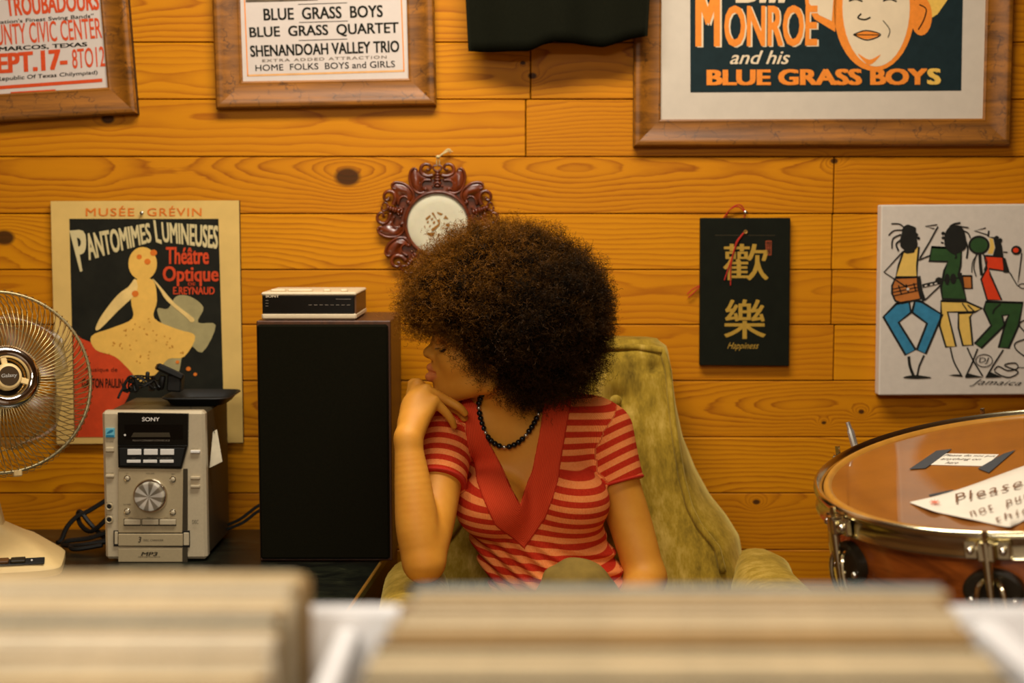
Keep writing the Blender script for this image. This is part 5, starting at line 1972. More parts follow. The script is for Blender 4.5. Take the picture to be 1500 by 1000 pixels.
def surface_nets(F, g):
    """closed quad mesh of the zero level of the sampled field"""
    F[[0, -1]] = .05
    F[:, [0, -1]] = .05
    F[:, :, [0, -1]] = .05
    S = F < 0
    nx, ny, nz = F.shape
    cnt = np.zeros((nx - 1, ny - 1, nz - 1), np.int8)
    for dx in (0, 1):
        for dy in (0, 1):
            for dz in (0, 1):
                cnt += S[dx:nx - 1 + dx, dy:ny - 1 + dy, dz:nz - 1 + dz]
    act = np.argwhere((cnt > 0) & (cnt < 8))
    idx = np.full(cnt.shape, -1, np.int32)
    idx[tuple(act.T)] = np.arange(len(act))
    pos = np.zeros((len(act), 3), np.float64)
    num = np.zeros(len(act))
    cor = [(0, 0, 0), (1, 0, 0), (0, 1, 0), (1, 1, 0), (0, 0, 1), (1, 0, 1), (0, 1, 1), (1, 1, 1)]
    val = [F[act[:, 0] + c[0], act[:, 1] + c[1], act[:, 2] + c[2]] for c in cor]
    for i in range(8):
        for j in range(i + 1, 8):
            if sum(abs(a - b) for a, b in zip(cor[i], cor[j])) != 1:
                continue
            a, b = val[i], val[j]
            m = (a < 0) != (b < 0)
            t = a / np.where(m, a - b, 1)
            for q in range(3):
                pos[:, q] += np.where(m, cor[i][q] + t * (cor[j][q] - cor[i][q]), 0)
            num += m
    pos = (act + pos / num[:, None]) * g.h + g.lo
    faces = []
    for ax in range(3):
        o = [q for q in range(3) if q != ax]
        sl0 = [slice(None)] * 3
        sl1 = [slice(None)] * 3
        sl0[ax] = slice(0, -1)
        sl1[ax] = slice(1, None)
        ch_ = np.argwhere(S[tuple(sl0)] != S[tuple(sl1)])
        ch_ = ch_[(ch_[:, o[0]] > 0) & (ch_[:, o[1]] > 0)]
        q = []
        for (u, v) in ((-1, -1), (0, -1), (0, 0), (-1, 0)):
            c = ch_.copy()
            c[:, o[0]] += u
            c[:, o[1]] += v
            q.append(idx[c[:, 0], c[:, 1], c[:, 2]])
        q = np.stack(q, 1)
        ins = S[ch_[:, 0], ch_[:, 1], ch_[:, 2]]
        flip = ins if ax != 1 else ~ins
        q = np.where(flip[:, None], q, q[:, ::-1])
        faces.append(q)
    f = np.concatenate(faces)
    f = f[(f >= 0).all(1)]
    return pos, f


def np_mesh(name, v, f):
    me = bpy.data.meshes.new(name)
    me.vertices.add(len(v))
    me.vertices.foreach_set('co', v.astype(np.float32).ravel())
    k = f.shape[1]
    me.loops.add(f.size)
    me.loops.foreach_set('vertex_index', f.astype(np.int32).ravel())
    me.polygons.add(len(f))
    me.polygons.foreach_set('loop_start', np.arange(0, f.size, k, dtype=np.int32))
    try:
        me.polygons.foreach_set('loop_total', np.full(len(f), k, np.int32))
    except Exception:
        pass
    me.update(calc_edges=True)
    me.validate()
    return me


def attr(me, name, arr):
    a = me.attributes.new(name, 'FLOAT', 'POINT')
    a.data.foreach_set('value', arr.astype(np.float32))


def relax(v, f, it=2, lam=.5):
    n = len(v)
    for _ in range(it):
        acc = np.zeros_like(v)
        c = np.zeros(n)
        for a, b in ((0, 1), (1, 2), (2, 3), (3, 0)):
            np.add.at(acc, f[:, a], v[f[:, b]])
            np.add.at(acc, f[:, b], v[f[:, a]])
            np.add.at(c, f[:, a], 1)
            np.add.at(c, f[:, b], 1)
        v = v + lam * (acc / np.maximum(c, 1)[:, None] - v)
    return v


W3 = lambda px, py, Y: np.array(wp(px, py, Y), np.float32)

# ---- skeleton, placed from the photo
HO = W3(712, 512, -.50)
psi = R(7)
hf = np.array((-math.cos(psi), -math.sin(psi), 0), np.float32)
hl = np.array((math.sin(psi), -math.cos(psi), 0), np.float32)
hu = np.array((0, 0, 1), np.float32)
HM = np.stack([hf, hu, hl])


def H(a, b, c=0.0):
    return HO + a * hf + b * hu + c * hl


def both(fn):
    return [fn(1), fn(-1)]


head = [
    ell(H(-.004, .048), (.096, .088, .074), .02, HM),
    ell(H(.040, .020), (.058, .060, .060), .03, HM),
    ell(H(.036, -.022), (.060, .062, .056), .03, HM),
    ell(H(.048, -.052), (.046, .034, .040), .025, HM),
    cap(H(.070, -.074), H(.080, -.072), .0195, .0175, .02),
]
for s in (1, -1):
    head += [
        cap(H(.068, -.074, s * .010), H(.004, -.058, s * .046), .019, .017, .02),
        cap(H(.004, -.058, s * .046), H(-.008, -.010, s * .055), .017, .015, .02),
        ell(H(.058, -.014, s * .034), (.030, .026, .024), .02, HM),
        cap(H(.080, .0335, s * .010), H(.066, .036, s * .042), .0125, .011, .012),
    ]
head += [
    ell(H(.083, -.038), (.0225, .026, .027), .014, HM),
    ell(H(.086, .0105, .032), (.016, .0115, .017), .010, HM, s=-1),
    ell(H(.086, .0105, -.032), (.016, .0115, .017), .010, HM, s=-1),
    ell(H(.0700, .0110, .0315), (.0130, .0115, .0135), .004, HM),
    ell(H(.0700, .0110, -.0315), (.0130, .0115, .0135), .004, HM),
    cap(H(.084, .026), H(.104, -.001), .0085, .0095, .010),
    ell(H(.1085, -.0045), (.0118, .0105, .0115), .008, HM),
]
for s in (1, -1):
    head += [
        ell(H(.0985, -.0095, s * .0125), (.0120, .0092, .0082), .006, HM),
        ell(H(.1035, -.0185, s * .0065), (.0055, .0035, .0038), .003, HM, s=-1),
    ]
lipU = [cap(H(.1060, -.0325), H(.0930, -.0375, .0195), .0072, .0050, .003), cap(H(.1060, -.0325), H(.0930, -.0375, -.0195), .0072, .0050, .003)]
lipL = [cap(H(.1065, -.0500), H(.0930, -.0462, .0185), .0094, .0056, .003), cap(H(.1065, -.0500), H(.0930, -.0462, -.0185), .0094, .0056, .003)]
head += lipU + lipL
for s in (1, -1):                       # parting of the lips
    q_ = cap(H(.1150, -.0408), H(.0975, -.0420, s * .021), .0030, .0024, .002)
    q_['s'] = -1
    head.append(q_)
head += [ell(H(-.012, -.006, s * .0735), (.016, .030, .004), .006, HM) for s in (1, -1)]

SR, SL = W3(655, 632, -.475), W3(884, 632, -.405)
ER, WR = W3(621, 822, -.665), W3(598, 642, -.620)
EL = W3(946, 846, -.480)
WL = W3(900, 985, -.72)
torso = [
    cap(W3(726, 566, -.475), W3(768, 640, -.435), .047, .052, .02),                 # neck
    ell(W3(776, 700, -.415), (.142, .088, .165), .03),                              # rib cage
    cap(W3(690, 632, -.46), W3(860, 632, -.405), .050, .052, .03),                  # shoulder girdle
    cap(W3(735, 600, -.455), W3(668, 622, -.465), .034, .044, .03),                 # trapezius
    cap(W3(795, 598, -.425), W3(868, 618, -.41), .034, .044, .03),
    ell(W3(722, 740, -.508), (.066, .062, .060), .025),                              # bust
    ell(W3(838, 736, -.494), (.066, .062, .060), .025),
    ell(W3(790, 790, -.44), (.118, .090, .10), .04),
    ell(W3(822, 860, -.46), (.120, .095, .10), .05),
    ell(W3(832, 950, -.47), (.165, .115, .10), .05),
]
armR = [chain([SR, W3(646, 690, -.535), W3(634, 765, -.61), ER], [.048, .043, .040, .037])]
armL = [chain([SL, W3(902, 700, -.43), W3(926, 775, -.45), EL], [.051, .045, .042, .039])]
foreR = [chain([ER, W3(612, 775, -.657), W3(606, 720, -.642), W3(600, 668, -.627), WR], [.0375, .0395, .0350, .0275, .0240])]
foreL = [chain([EL, EL * .6 + WL * .4, WL], [.039, .038, .025])]

# right hand, propping the chin: back of the hand towards the camera
MCP = [W3(606, 563, -.512), W3(612, 563, -.535), W3(624, 571, -.558), W3(636, 588, -.575)]
hand = [cap(WR, WR * .45 + MCP[1] * .55, .0235, .021, .014)]
for m in MCP:
    hand.append(cap(WR * .72 + m * .28, m, .0165, .0112, .016))
hand += [ell((MCP[0] + MCP[3] + WR) / 3, (.024, .020, .030), .018)]
FING = [
    [MCP[0], W3(640, 592, -.500), W3(664, 606, -.495), W3(672, 620, -.505)],
    [MCP[1], W3(648, 588, -.520), W3(672, 602, -.518), W3(680, 612, -.522)],
    [MCP[2], W3(654, 586, -.552), W3(672, 596, -.552), W3(681, 605, -.548)],
    [MCP[3], W3(652, 603, -.570), W3(661, 615, -.566), W3(665, 624, -.560)],
]
FRAD = [(.0112, .0095, .0085, .0072), (.0112, .0096, .0085, .0074), (.0108, .0090, .0080, .0066), (.0098, .0082, .0072, .0060)]
fingers = []
for F_, r_ in zip(FING, FRAD):
    fingers.append(chain(F_, r_, .0035, 5))
thumb = [cap(WR * .7 + MCP[0] * .3 + np.array((.01, .02, 0)), W3(628, 606, -.50), .015, .012, .01), cap(W3(628, 606, -.50), W3(648, 594, -.478), .0115, .0095, .004), cap(W3(648, 594, -.478), W3(662, 588, -.462), .0095, .0075, .004)]
# left hand resting in the lap
handL = [cap(WL, W3(868, 1010, -.80), .024, .022, .014)]
for i in range(4):
    b0 = W3(858 + i * 9, 1012 + i * 2, -.805)
    b1 = W3(838 + i * 9, 1022 + i * 2, -.84)
    b2 = W3(830 + i * 9, 1036 + i * 2, -.85)
    handL += [cap(W3(870, 1008, -.79), b0, .014, .0105, .01), cap(b0, b1, .0100, .0088, .0035), cap(b1, b2, .0088, .007, .0035)]
handL += [cap(W3(872, 1000, -.78), W3(850, 1002, -.82), .013, .0085, .005)]

person = thing('person', (.08, -.62, 0.315), 'seated person in a striped red top and olive trousers, chin propped on one hand', 'person')


def skin_mat():
    t = NT('skin')
    co = t.coords()
    n = t.noise(co, 26, 4, .55)
    base = t.ramp(n, [(.3, lin((204, 134, 38))), (.7, lin((214, 146, 48)))])
    lip = t.n('ShaderNodeAttribute', attribute_name='lip').outputs['Fac']
    brow = t.n('ShaderNodeAttribute', attribute_name='brow').outputs['Fac']
    c = t.mix(lip, base, lin((210, 124, 64)))
    c = t.mix(t.math('MULTIPLY', brow, .85), c, lin((40, 24, 10)))
    t.plug(t.b.inputs['Base Color'], c)
    t.b.inputs['Roughness'].default_value = .58
    t.b.inputs['Specular IOR Level'].default_value = .35
    t.b.inputs['Subsurface Weight'].default_value = .12
    t.b.inputs['Subsurface Radius'].default_value = (.010, .004, .0015)
    t.b.inputs['Subsurface Scale'].default_value = 1.0
    t.bump(t.noise(co, 700, 2), .04, .0006)
    return t.m


g = Grid((-.225, -.90, .40), (.36, -.29, 1.29), .0023)
F = g.blank()
for p in torso + armR + foreR + armL + foreL:
    g.put(F, p)
for p in hand + thumb + fingers + handL:
    g.put(F, p)
Fh = g.blank()
for p in head:
    g.put(Fh, p)
nk = torso[0]
g.put(Fh, nk, k=.018)
F = smin(F, Fh, .003)
v, f = surface_nets(F, g)
v = relax(v, f, 1, .35)
me = np_mesh('body', v, f)


def pdist(ps, v, infl=0):
    d = np.full(len(v), 1.0)
    for p in ps:
        d = np.minimum(d, prim_d(p, v[:, 0], v[:, 1], v[:, 2], infl))
    return d


loc = (v - HO) @ np.stack([hf, hu, hl]).T
dl = np.minimum(pdist(lipU, v), pdist(lipL, v))
lipm = np.clip(1.25 - (dl - .0006) / .0018, 0, 1) * (np.abs(loc[:, 2]) < .026) * (loc[:, 0] > .086)
attr(me, 'lip', lipm)
browm = np.zeros(len(v))
for s in (1, -1):
    q = loc[:, :] * np.array((1, 1, s))
    t_ = np.clip((q[:, 2] - .010) / .034, 0, 1)
    by = .0285 + .008 * np.sin(t_ * 2.2)
    m = np.exp(-((q[:, 1] - by) / .0032) ** 2) * (q[:, 2] > .008) * (q[:, 2] < .046) * (q[:, 0] > .04)
    browm = np.maximum(browm, m)
    # lash line of the lowered lid
    by = .0058 - .0015 * np.sin(t_ * 3.1)
    m = np.exp(-((q[:, 1] - by) / .0016) ** 2) * (q[:, 2] > .018) * (q[:, 2] < .045) * (q[:, 0] > .066)
    browm = np.maximum(browm, m)
attr(me, 'brow', browm)
link_mesh('body', me, skin_mat(), person, 'all', recalc=False)
# eyelashes
for s in (1, -1):
    mb = MB()
    for k in range(13):
        t_ = k / 12
        c = .020 + .025 * t_
        a0 = .0835 - .010 * ((c - .0315) / .0135) ** 2
        p0 = H(a0 - .001, .0052, s * c)
        p1 = H(a0 + .006, .0015 - .001 * t_, s * (c + .004 * t_))
        p2 = H(a0 + .0095, .0020, s * (c + .006 * t_))
        mb.tube([p0, p1, p2], [.0005, .0004, .0001], 4)
    mb.build('eyelashes', pm('lash_black', (14, 11, 8), .6), person)


# ---- knitted top: sleeves and body offset from the figure
def knit_mat():
    t = NT('striped_knit')
    st_ = t.n('ShaderNodeAttribute', attribute_name='stripe').outputs['Fac']
    rib = t.n('ShaderNodeAttribute', attribute_name='rib').outputs['Fac']
    saw = t.math('FRACT', t.math('MULTIPLY', st_, 1.0))
    band = t.ramp(saw, [(0.0, (0, 0, 0)), (.46, (0, 0, 0)), (.50, (1, 1, 1)), (.96, (1, 1, 1)), (1.0, (0, 0, 0))])
    co = t.coords()
    n = t.noise(co, 240, 3, .6)
    red = t.ramp(n, [(.3, lin((190, 40, 16))), (.7, lin((208, 54, 24)))])
    pink = t.ramp(n, [(.3, lin((250, 138, 68))), (.7, lin((255, 158, 88)))])
    w = t.math('MULTIPLY_ADD', t.math('SINE', t.math('MULTIPLY', rib, 6.2832)), .5, .5)
    c = t.mix(band, red, pink)
    c = t.mix(t.math('MULTIPLY', t.math('SUBTRACT', 1.0, w), .22), c, lin((150, 30, 14)))
    t.plug(t.b.inputs['Base Color'], c)
    t.b.inputs['Roughness'].default_value = .9
    t.b.inputs['Specular IOR Level'].default_value = .15
    t.bump(w, .5, .0012)
    return t.m


g2 = Grid((-.21, -.62, .50), (.35, -.29, 1.12), .0030)
hemR_t, hemL_t = .36, .44
dR = (ER - SR) / np.linalg.norm(ER - SR)
hemR = SR + dR * .118
dL = (EL - SL) / np.linalg.norm(EL - SL)
hemL = SL + dL * .108


def half(n, p):
    return lambda X, Y, Z: (X - p[0]) * n[0] + (Y - p[1]) * n[1] + (Z - p[2]) * n[2]


Fs = g2.blank()
for p in torso[1:]:
    g2.put(Fs, p, infl=.007)
X, Y, Z = g2.XYZ()
# soft creases over the waist
crease = .0045 * np.sin((Z * 1.0 + .55 * (X - .05)) * 210 + 4 * np.sin(X * 18)) * np.clip((wp(0, 770, -.45).z - Z) / .05, 0, 1)
Fs = Fs + crease.astype(np.float32)
for ps, n_, h_ in ((armR, dR, hemR), (armL, dL, hemL)):
    Fa = g2.blank()
    for p in ps:
        g2.put(Fa, p, infl=.0085)
    Fa = np.maximum(Fa, half(n_, h_)(X, Y, Z).astype(np.float32))
    Fs = smin(Fs, Fa, .012)


def poly_mask(pts_px, Y0=-.53, ext=.03):
    """signed distance (negative inside) to a neck-opening outline in the frontal x-z plane"""
    P = np.array([[wp(x, y, Y0).x, wp(x, y, Y0).z] for x, y in pts_px])
    return P


def poly_sd(P, X, Z):
    d = np.full(np.broadcast(X, Z).shape, 1e9, np.float32)
    ins = np.zeros(d.shape, bool)
    n = len(P)
    for i in range(n):
        a, b = P[i], P[(i + 1) % n]
        e = b - a
        w0, w1 = X - a[0], Z - a[1]
        t = np.clip((w0 * e[0] + w1 * e[1]) / (e @ e + 1e-12), 0, 1)
        d = np.minimum(d, (w0 - e[0] * t) ** 2 + (w1 - e[1] * t) ** 2)
        c = ((a[1] > Z) != (b[1] > Z)) & (X < (b[0] - a[0]) * (Z - a[1]) / (b[1] - a[1] + 1e-12) + a[0])
        ins ^= c
    d = np.sqrt(d)
    return np.where(ins, -d, d)


inner = [(690, 520), (702, 575), (705, 610), (713, 645), (733, 684), (762, 735), (780, 692), (790, 642), (797, 598), (802, 520)]
outer = [(648, 520), (668, 575), (680, 610), (684, 650), (697, 700), (725, 762), (768, 803), (799, 757), (819, 700), (832, 630), (843, 580), (850, 520)]
Pi, Po = poly_mask(inner), poly_mask(outer)
x2, z2 = g2.ax[0][:, None], g2.ax[2][None, :]
dI = poly_sd(Pi, x2, z2)[:, None, :]
dO = poly_sd(Po, x2, z2)[:, None, :]
# neck hole at the back too
Fneck = g2.blank()
g2.put(Fneck, cap(W3(726, 560, -.475), W3(770, 632, -.435), .058, .060), k=.001)
Fn = np.broadcast_to(dI, Fs.shape) + np.clip((Y + .46) * 4, 0, 1)          # the V only opens the front
shell = np.maximum(Fs, -Fn)
shell = np.maximum(shell, -Fneck)
hemz = wp(0, 920, -.5).z
shell = np.maximum(shell, (hemz - Z).astype(np.float32))
vs_, fs_ = surface_nets(shell.astype(np.float32).copy(), g2)
vs_ = relax(vs_, fs_, 1, .4)
me = np_mesh('striped_top', vs_, fs_)
dT = pdist(torso[1:], vs_, .007)
dAR, dAL = pdist(armR, vs_, .0085), pdist(armL, vs_, .0085)
aR = ((vs_ - hemR) @ dR)
aL = ((vs_ - hemL) @ dL)
per = .0222
stripe = (vs_[:, 2] - .13 * (vs_[:, 1] + .5) + .012 * np.sin((vs_[:, 0] - .03) * 9) + .28 * np.minimum(0, vs_[:, 0] + .02) * np.clip((vs_[:, 2] - wp(0, 740, -.5).z) / .08, 0, 1)) / per + .1
isR = (dAR + .006 < dT) & (vs_[:, 0] < -.07)
isL = (dAL + .006 < dT) & (vs_[:, 0] > .12)
stripe = np.where(isR, -aR / per * .95 + 40.02, stripe)
dL2 = dL + np.array((.22, 0, 0)); dL2 /= np.linalg.norm(dL2)
aL = (vs_ - hemL) @ dL2
stripe = np.where(isL, -aL / per * .95 + 40.02, stripe)
attr(me, 'stripe', stripe)
ang_ = np.arctan2(vs_[:, 0] - .04, -(vs_[:, 1] + .42)) * .15 / .0026
rb = ang_
for isA, S_, d_ in ((isR, SR, dR), (isL, SL, dL)):
    e1_ = np.cross(d_, (0, 1, 0)); e1_ /= np.linalg.norm(e1_)
    e2_ = np.cross(d_, e1_)
    w_ = vs_ - S_
    rb = np.where(isA, np.arctan2(w_ @ e1_, w_ @ e2_) * .05 / .0026, rb)
attr(me, 'rib', rb)
link_mesh('striped_top', me, knit_mat(), person, 'all', recalc=False)


def collar_mat():
    t = NT('coral_rib_collar')
    a = t.n('ShaderNodeAttribute', attribute_name='band').outputs['Fac']
    w = t.math('MULTIPLY_ADD', t.math('SINE', t.math('MULTIPLY', a, 6.2832 / .0032)), .5, .5)
    edge = t.n('ShaderNodeAttribute', attribute_name='edge').outputs['Fac']
    c = t.mix(t.math('MULTIPLY', w, .6), lin((206, 58, 26)), lin((236, 90, 50)))
    c = t.mix(edge, c, lin((180, 36, 18)))
    t.plug(t.b.inputs['Base Color'], c)
    t.b.inputs['Roughness'].default_value = .9
    t.b.inputs['Specular IOR Level'].default_value = .15
    t.bump(w, .5, .0012)
    return t.m


bandF = np.maximum(np.broadcast_to(dO, Fs.shape) + np.clip((Y + .45) * 4, 0, 1), -Fn)
Fc = np.maximum(Fs - .0028, bandF)
Fc = np.maximum(Fc, -Fneck)
inner_core = -(Fs + .004)
Fc = np.maximum(Fc, inner_core)
vc, fc_ = surface_nets(Fc.astype(np.float32).copy(), g2)
vc = relax(vc, fc_, 1, .4)
me = np_mesh('knit_collar', vc, fc_)
dOo = -poly_sd(Po, vc[:, 0], vc[:, 2])
attr(me, 'band', dOo)
attr(me, 'edge', np.clip(1 - np.abs(dOo) / .004, 0, 1))
link_mesh('knit_collar', me, collar_mat(), person, 'all', recalc=False)
# sleeve cuffs: thin red welt at each hem
for S_, d_, hm, ps, sgn in ((SR, dR, hemR, armR, 'r'), (SL, dL, hemL, armL, 'l')):
    e1_ = np.cross(d_, (0, 1, 0)); e1_ /= np.linalg.norm(e1_)
    e2_ = np.cross(d_, e1_)
    pts = []
    for k in range(40):
        a = 2 * math.pi * k / 40
        dirn = e1_ * math.cos(a) + e2_ * math.sin(a)
        lo_, hi_ = .02, .09
        for _ in range(18):
            mid_ = (lo_ + hi_) / 2
            q = hm + dirn * mid_
            if pdist(ps, q[None, :], .0085)[0] < 0:
                lo_ = mid_
            else:
                hi_ = mid_
        pts.append(hm - d_ * .003 + dirn * (lo_ - .001))
    MB().tube(pts, .0032, 6, closed=True).build('sleeve_cuff', pm('red_knit', (196, 46, 24), .9), person, smooth='all')

# ---- trousers and shoes
M_trouser = pm('olive_corduroy', (116, 92, 36), .9, var=.18, scale=30, bump=.2, spec=.2)
KL = W3(846, 880, -.955)            # knee of the upper, crossed leg
KR = W3(690, 955, -.93)
HPc = W3(832, 958, -.47)
hipL, hipR = HPc + np.array((.085, -.01, -.03)), HPc + np.array((-.085, -.01, -.03))
AL = np.array((-.16, -1.16, .36), np.float32)
AR = np.array((-.09, -.98, .10), np.float32)
legs = [ell(HPc, (.170, .120, .115), .05), cap(hipL, hipL * .45 + KL * .55, .092, .078, .04), cap(hipL * .45 + KL * .55, KL, .078, .062, .04), cap(KL, KL * .6 + AL * .4, .060, .058, .03), cap(KL * .6 + AL * .4, AL, .058, .046, .03),
        cap(hipR, hipR * .45 + KR * .55, .092, .080, .04), cap(hipR * .45 + KR * .55, KR, .080, .066, .04), cap(KR, KR * .6 + AR * .4, .062, .058, .03), cap(KR * .6 + AR * .4, AR, .058, .048, .03)]
g3_ = Grid((-.30, -1.28, .04), (.33, -.29, .82), .0062)
Fl = g3_.blank()
for p in legs:
    g3_.put(Fl, p)
X, Y, Z = g3_.XYZ()
Fl = Fl + (.0035 * np.sin(Z * 120 + X * 40) * np.sin(X * 60 + Y * 45)).astype(np.float32)
vl, fl = surface_nets(Fl.astype(np.float32), g3_)
vl = relax(vl, fl, 2, .5)
link_mesh('trousers', np_mesh('trousers', vl, fl), M_trouser, person, 'all', recalc=False)
M_shoe = pm('brown_leather', (70, 44, 24), .4)
for A_, tip in ((AL, (-.06, -.14, -.10)), (AR, (0, -.16, -.055))):
    heel = A_ + np.array((0, .02, -.055), np.float32)
    toe = A_ + np.array(tip, np.float32)
    gs = Grid(np.minimum(heel, toe) - .09, np.maximum(heel, toe) + .10, .005)
    Fq = gs.blank()
    for p in (cap(A_ + np.array((0, 0, .0)), heel, .042, .034, .03), cap(heel, toe, .034, .028, .03), cap(heel * .5 + toe * .5, toe, .040, .034, .03)):
        gs.put(Fq, p)
    if tip[2] > -.07:
        Fq = np.maximum(Fq, (.004 - gs.XYZ()[2]).astype(np.float32))
    vq, fq = surface_nets(Fq.astype(np.float32).copy(), gs)
    link_mesh('shoe', np_mesh('shoe', vq, fq), M_shoe, person, 'all', recalc=False)

# ---- bead necklace
neck_pts = [(707, 570, -.43), (702, 588, -.475), (703, 606, -.505), (708, 628, -.525), (718, 648, -.54), (735, 659, -.545), (752, 656, -.54), (768, 643, -.53), (781, 624, -.515), (790, 604, -.495), (794, 588, -.47), (796, 572, -.43)]
dense = smooth_path([tuple(W3(*p)) for p in neck_pts], 40)


def skin_out(p):
    """push a bead centre out to rest on the skin"""
    q = np.array(p, np.float32)
    ps = torso
    for _ in range(10):
        d = 1.0
        for pr in ps:
            d = float(smin(np.float32(d), prim_d(pr, q[0], q[1], q[2]), pr['k']))
        q = q + np.array((0, -1, 0), np.float32) * (.0062 - d)
    return q


nl = MB()
cp_ = [skin_out(p) for p in dense]
sp = [cp_[0]]
acc = 0
beads = []
target = 0.0
for a, b in zip(cp_[:-1], cp_[1:]):
    L = np.linalg.norm(b - a)
    while target <= acc + L:
        beads.append(a + (b - a) * ((target - acc) / max(L, 1e-6)))
        target += .0098
    acc += L
nk_o = MB().tube([tuple(p) for p in cp_[::8]], .0012, 6).build('necklace', pm('black_thread', (20, 18, 14), .7), person, smooth='all')
M_bead = pm('black_bead', (20, 20, 20), .18, var=.1)
M_sil = pm('silver_bead', (190, 184, 170), .25, metal=.9)
for i, b in enumerate(beads):
    if i % 5 == 3:
        MB().ball(b, (.0046, .0046, .0046), 10, 8).build('silver_bead', M_sil, nk_o, smooth=True)
    else:
        MB().ball(b, (.0058, .0058, .0056), 12, 8).build('bead', M_bead, nk_o, smooth=True)

# ---- hair: a round afro of small tight coils over a dark core
hc = W3(745, 452, -.485)
lobes = [(W3(748, 457, -.495), (.176, .168, .150)), (W3(694, 424, -.495), (.118, .150, .104)), (W3(648, 440, -.50), (.074, .115, .070)), (W3(624, 452, -.50), (.046, .08, .044)), (W3(800, 446, -.49), (.122, .155, .122)),
         (W3(812, 520, -.47), (.098, .12, .092)), (W3(770, 540, -.475), (.078, .12, .078)), (W3(845, 470, -.47), (.072, .10, .09)), (W3(735, 375, -.485), (.12, .12, .066))]
lob = [ell(c, r, .03) for c, r in lobes]
rngh = np.random.default_rng(4)
# hairline: everything below-left of this line (in the head's side view) is face
hl0 = np.array((H(.098, .030)[0], H(.098, .030)[2]))
hl1p = W3(737, 592, -.5)
hl1 = np.array((hl1p[0], hl1p[2]))
hn = np.array((-(hl1 - hl0)[1], (hl1 - hl0)[0])); hn /= np.linalg.norm(hn)     # points up-right = hair side
if hn @ (np.array((hc[0], hc[2])) - hl0) < 0:
    hn = -hn


def lump(v):
    a = np.sin(v[:, 0] * 61 + 1.3 * np.sin(v[:, 2] * 47)) * np.sin(v[:, 1] * 53 + v[:, 2] * 20) * np.sin(v[:, 2] * 58 + .7 * np.sin(v[:, 0] * 39))
    b = np.sin(v[:, 0] * 131 + v[:, 2] * 60) * np.sin(v[:, 1] * 119 + 1) * np.sin(v[:, 2] * 127 + v[:, 0] * 33)
    return .017 * a + .008 * b


def hair_sd(v):
    d = np.full(len(v), .2)
    for p in lob:
        d = smin(d, prim_d(p, v[:, 0], v[:, 1], v[:, 2]), .03)
    d = d + lump(v)
    face = -((v[:, [0, 2]] - hl0) @ hn)                 # >0 on the face side
    fz = wp(0, 489, -.5).z - v[:, 2]                    # forehead fringe ends about brow height
    left = v[:, 0] < hl0[0]
    cut = np.where(left, fz, face + .011)
    return np.maximum(d, cut + .004 * np.sin(v[:, 0] * 170 + v[:, 1] * 140))


def hair_mat(name, c0, c1):
    t = NT(name)
    tip = t.n('ShaderNodeAttribute', attribute_name='tip').outputs['Fac']
    n = t.noise(t.coords(), 60, 2)
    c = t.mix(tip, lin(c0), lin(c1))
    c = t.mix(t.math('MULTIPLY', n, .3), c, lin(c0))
    t.plug(t.b.inputs['Base Color'], c)
    t.b.inputs['Roughness'].default_value = .5
    t.b.inputs['Specular IOR Level'].default_value = .12
    tr = t.n('ShaderNodeBsdfTranslucent')
    t.plug(tr.inputs[0], c)
    ms = t.n('ShaderNodeMixShader')
    ms.inputs[0].default_value = .30
    out = t.t.nodes['Material Output']
    t.t.links.new(t.b.outputs[0], ms.inputs[1])
    t.t.links.new(tr.outputs[0], ms.inputs[2])
    t.t.links.new(ms.outputs[0], out.inputs[0])
    return t.m


lo_h, hi_h = np.array((-.25, -.68, .92)), np.array((.20, -.30, 1.36))
gh = Grid(lo_h, hi_h, .006)
Xh, Yh, Zh = np.meshgrid(*gh.ax, indexing='ij')
core = (hair_sd(np.stack([Xh.ravel(), Yh.ravel(), Zh.ravel()], 1)) + .030).reshape(Xh.shape).astype(np.float32)
vk, fk = surface_nets(core, gh)
me = np_mesh('hair', vk, fk)
attr(me, 'tip', np.zeros(len(vk)))
M_haircore = pm('hair_core', (18, 13, 5), .9, var=.3, scale=80, spec=.05)
hair = link_mesh('hair', me, M_haircore, person, 'all', recalc=False)

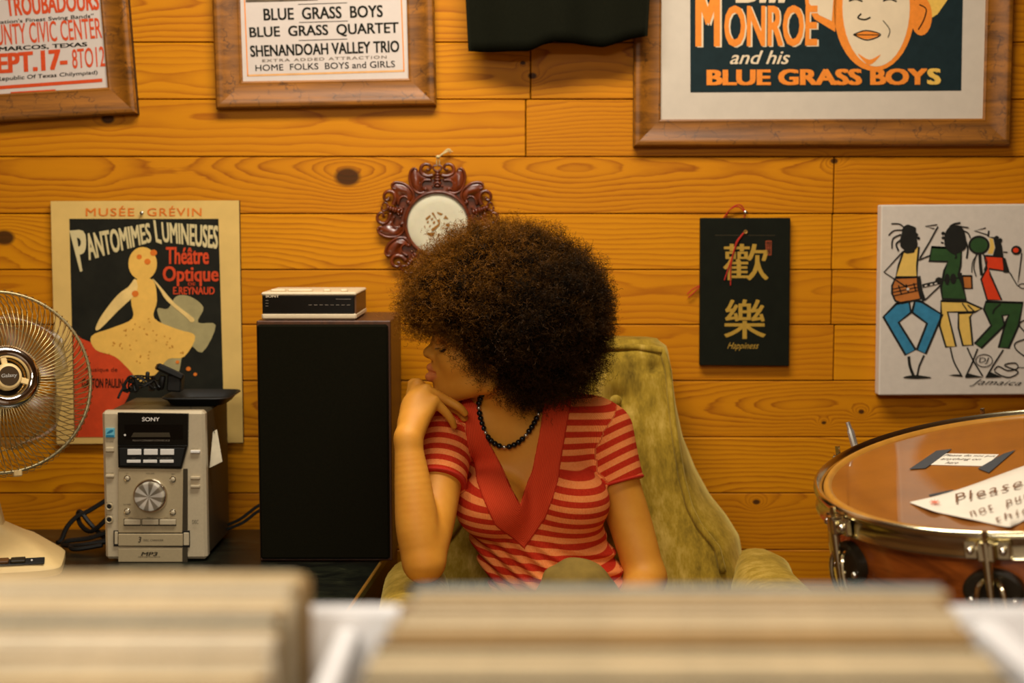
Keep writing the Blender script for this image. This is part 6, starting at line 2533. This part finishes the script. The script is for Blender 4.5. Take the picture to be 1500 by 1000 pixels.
NC = 100000
cand = rngh.uniform(lo_h, hi_h, (1900000, 3))
sdv = hair_sd(cand)
prob = np.where(sdv > .024, 0, np.where(sdv > -.010, .40 * ((.024 - sdv) / .034) ** 2, np.where(sdv > -.040, .55, 0)))
keep = cand[rngh.random(len(cand)) < prob]
keep = keep[:NC]
sk = hair_sd(keep)
n_c = len(keep)
SEG = 8
out_dir = keep - hc
out_dir /= np.linalg.norm(out_dir, axis=1)[:, None]
axis = out_dir * .7 + rngh.normal(0, .75, (n_c, 3))
axis /= np.linalg.norm(axis, axis=1)[:, None]
tmp = rngh.normal(0, 1, (n_c, 3))
e1_ = np.cross(axis, tmp); e1_ /= np.linalg.norm(e1_, axis=1)[:, None]
e2_ = np.cross(axis, e1_)
cr = rngh.uniform(.0010, .0030, n_c)
ln_ = rngh.uniform(.008, .020, n_c)
turns = rngh.uniform(1.0, 2.4, n_c)
ph = rngh.uniform(0, 6.28, n_c)
hw = rngh.uniform(.00018, .00034, n_c)
P = np.zeros((n_c, SEG, 3))
for i in range(SEG):
    t_ = i / (SEG - 1)
    a = ph + 2 * math.pi * turns * t_
    P[:, i] = keep + axis * ((t_ - .5) * ln_)[:, None] + (e1_ * np.cos(a)[:, None] + e2_ * np.sin(a)[:, None]) * cr[:, None]
tn = np.gradient(P, axis=1)
sidev = np.cross(tn, rngh.normal(0, 1, (n_c, 1, 3)))
sidev /= (np.linalg.norm(sidev, axis=2)[:, :, None] + 1e-9)
V = np.stack([P + sidev * hw[:, None, None], P - sidev * hw[:, None, None]], 2)       # n_c, SEG, 2, 3
base_i = (np.arange(n_c) * SEG * 2)[:, None]
k = np.arange(SEG - 1)[None, :] * 2
Fq = np.stack([base_i + k, base_i + k + 1, base_i + k + 3, base_i + k + 2], 2).reshape(-1, 4)
me = np_mesh('hair_coils', V.reshape(-1, 3), Fq)
# upper-left light put into the colour: outermost coils are browner there
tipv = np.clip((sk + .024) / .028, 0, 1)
lit_side = np.clip(((hc[0] + .02 - keep[:, 0]) * .75 + (keep[:, 2] - hc[2] - .02) * .75) / .16 + .12, 0, 1)      # painted light: upper-left coils paler, the rest darker
tipv = tipv * (.16 + .84 * lit_side)
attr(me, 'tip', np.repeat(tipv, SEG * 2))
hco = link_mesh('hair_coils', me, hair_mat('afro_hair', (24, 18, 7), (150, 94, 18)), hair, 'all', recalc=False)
hco['kind'] = 'stuff'
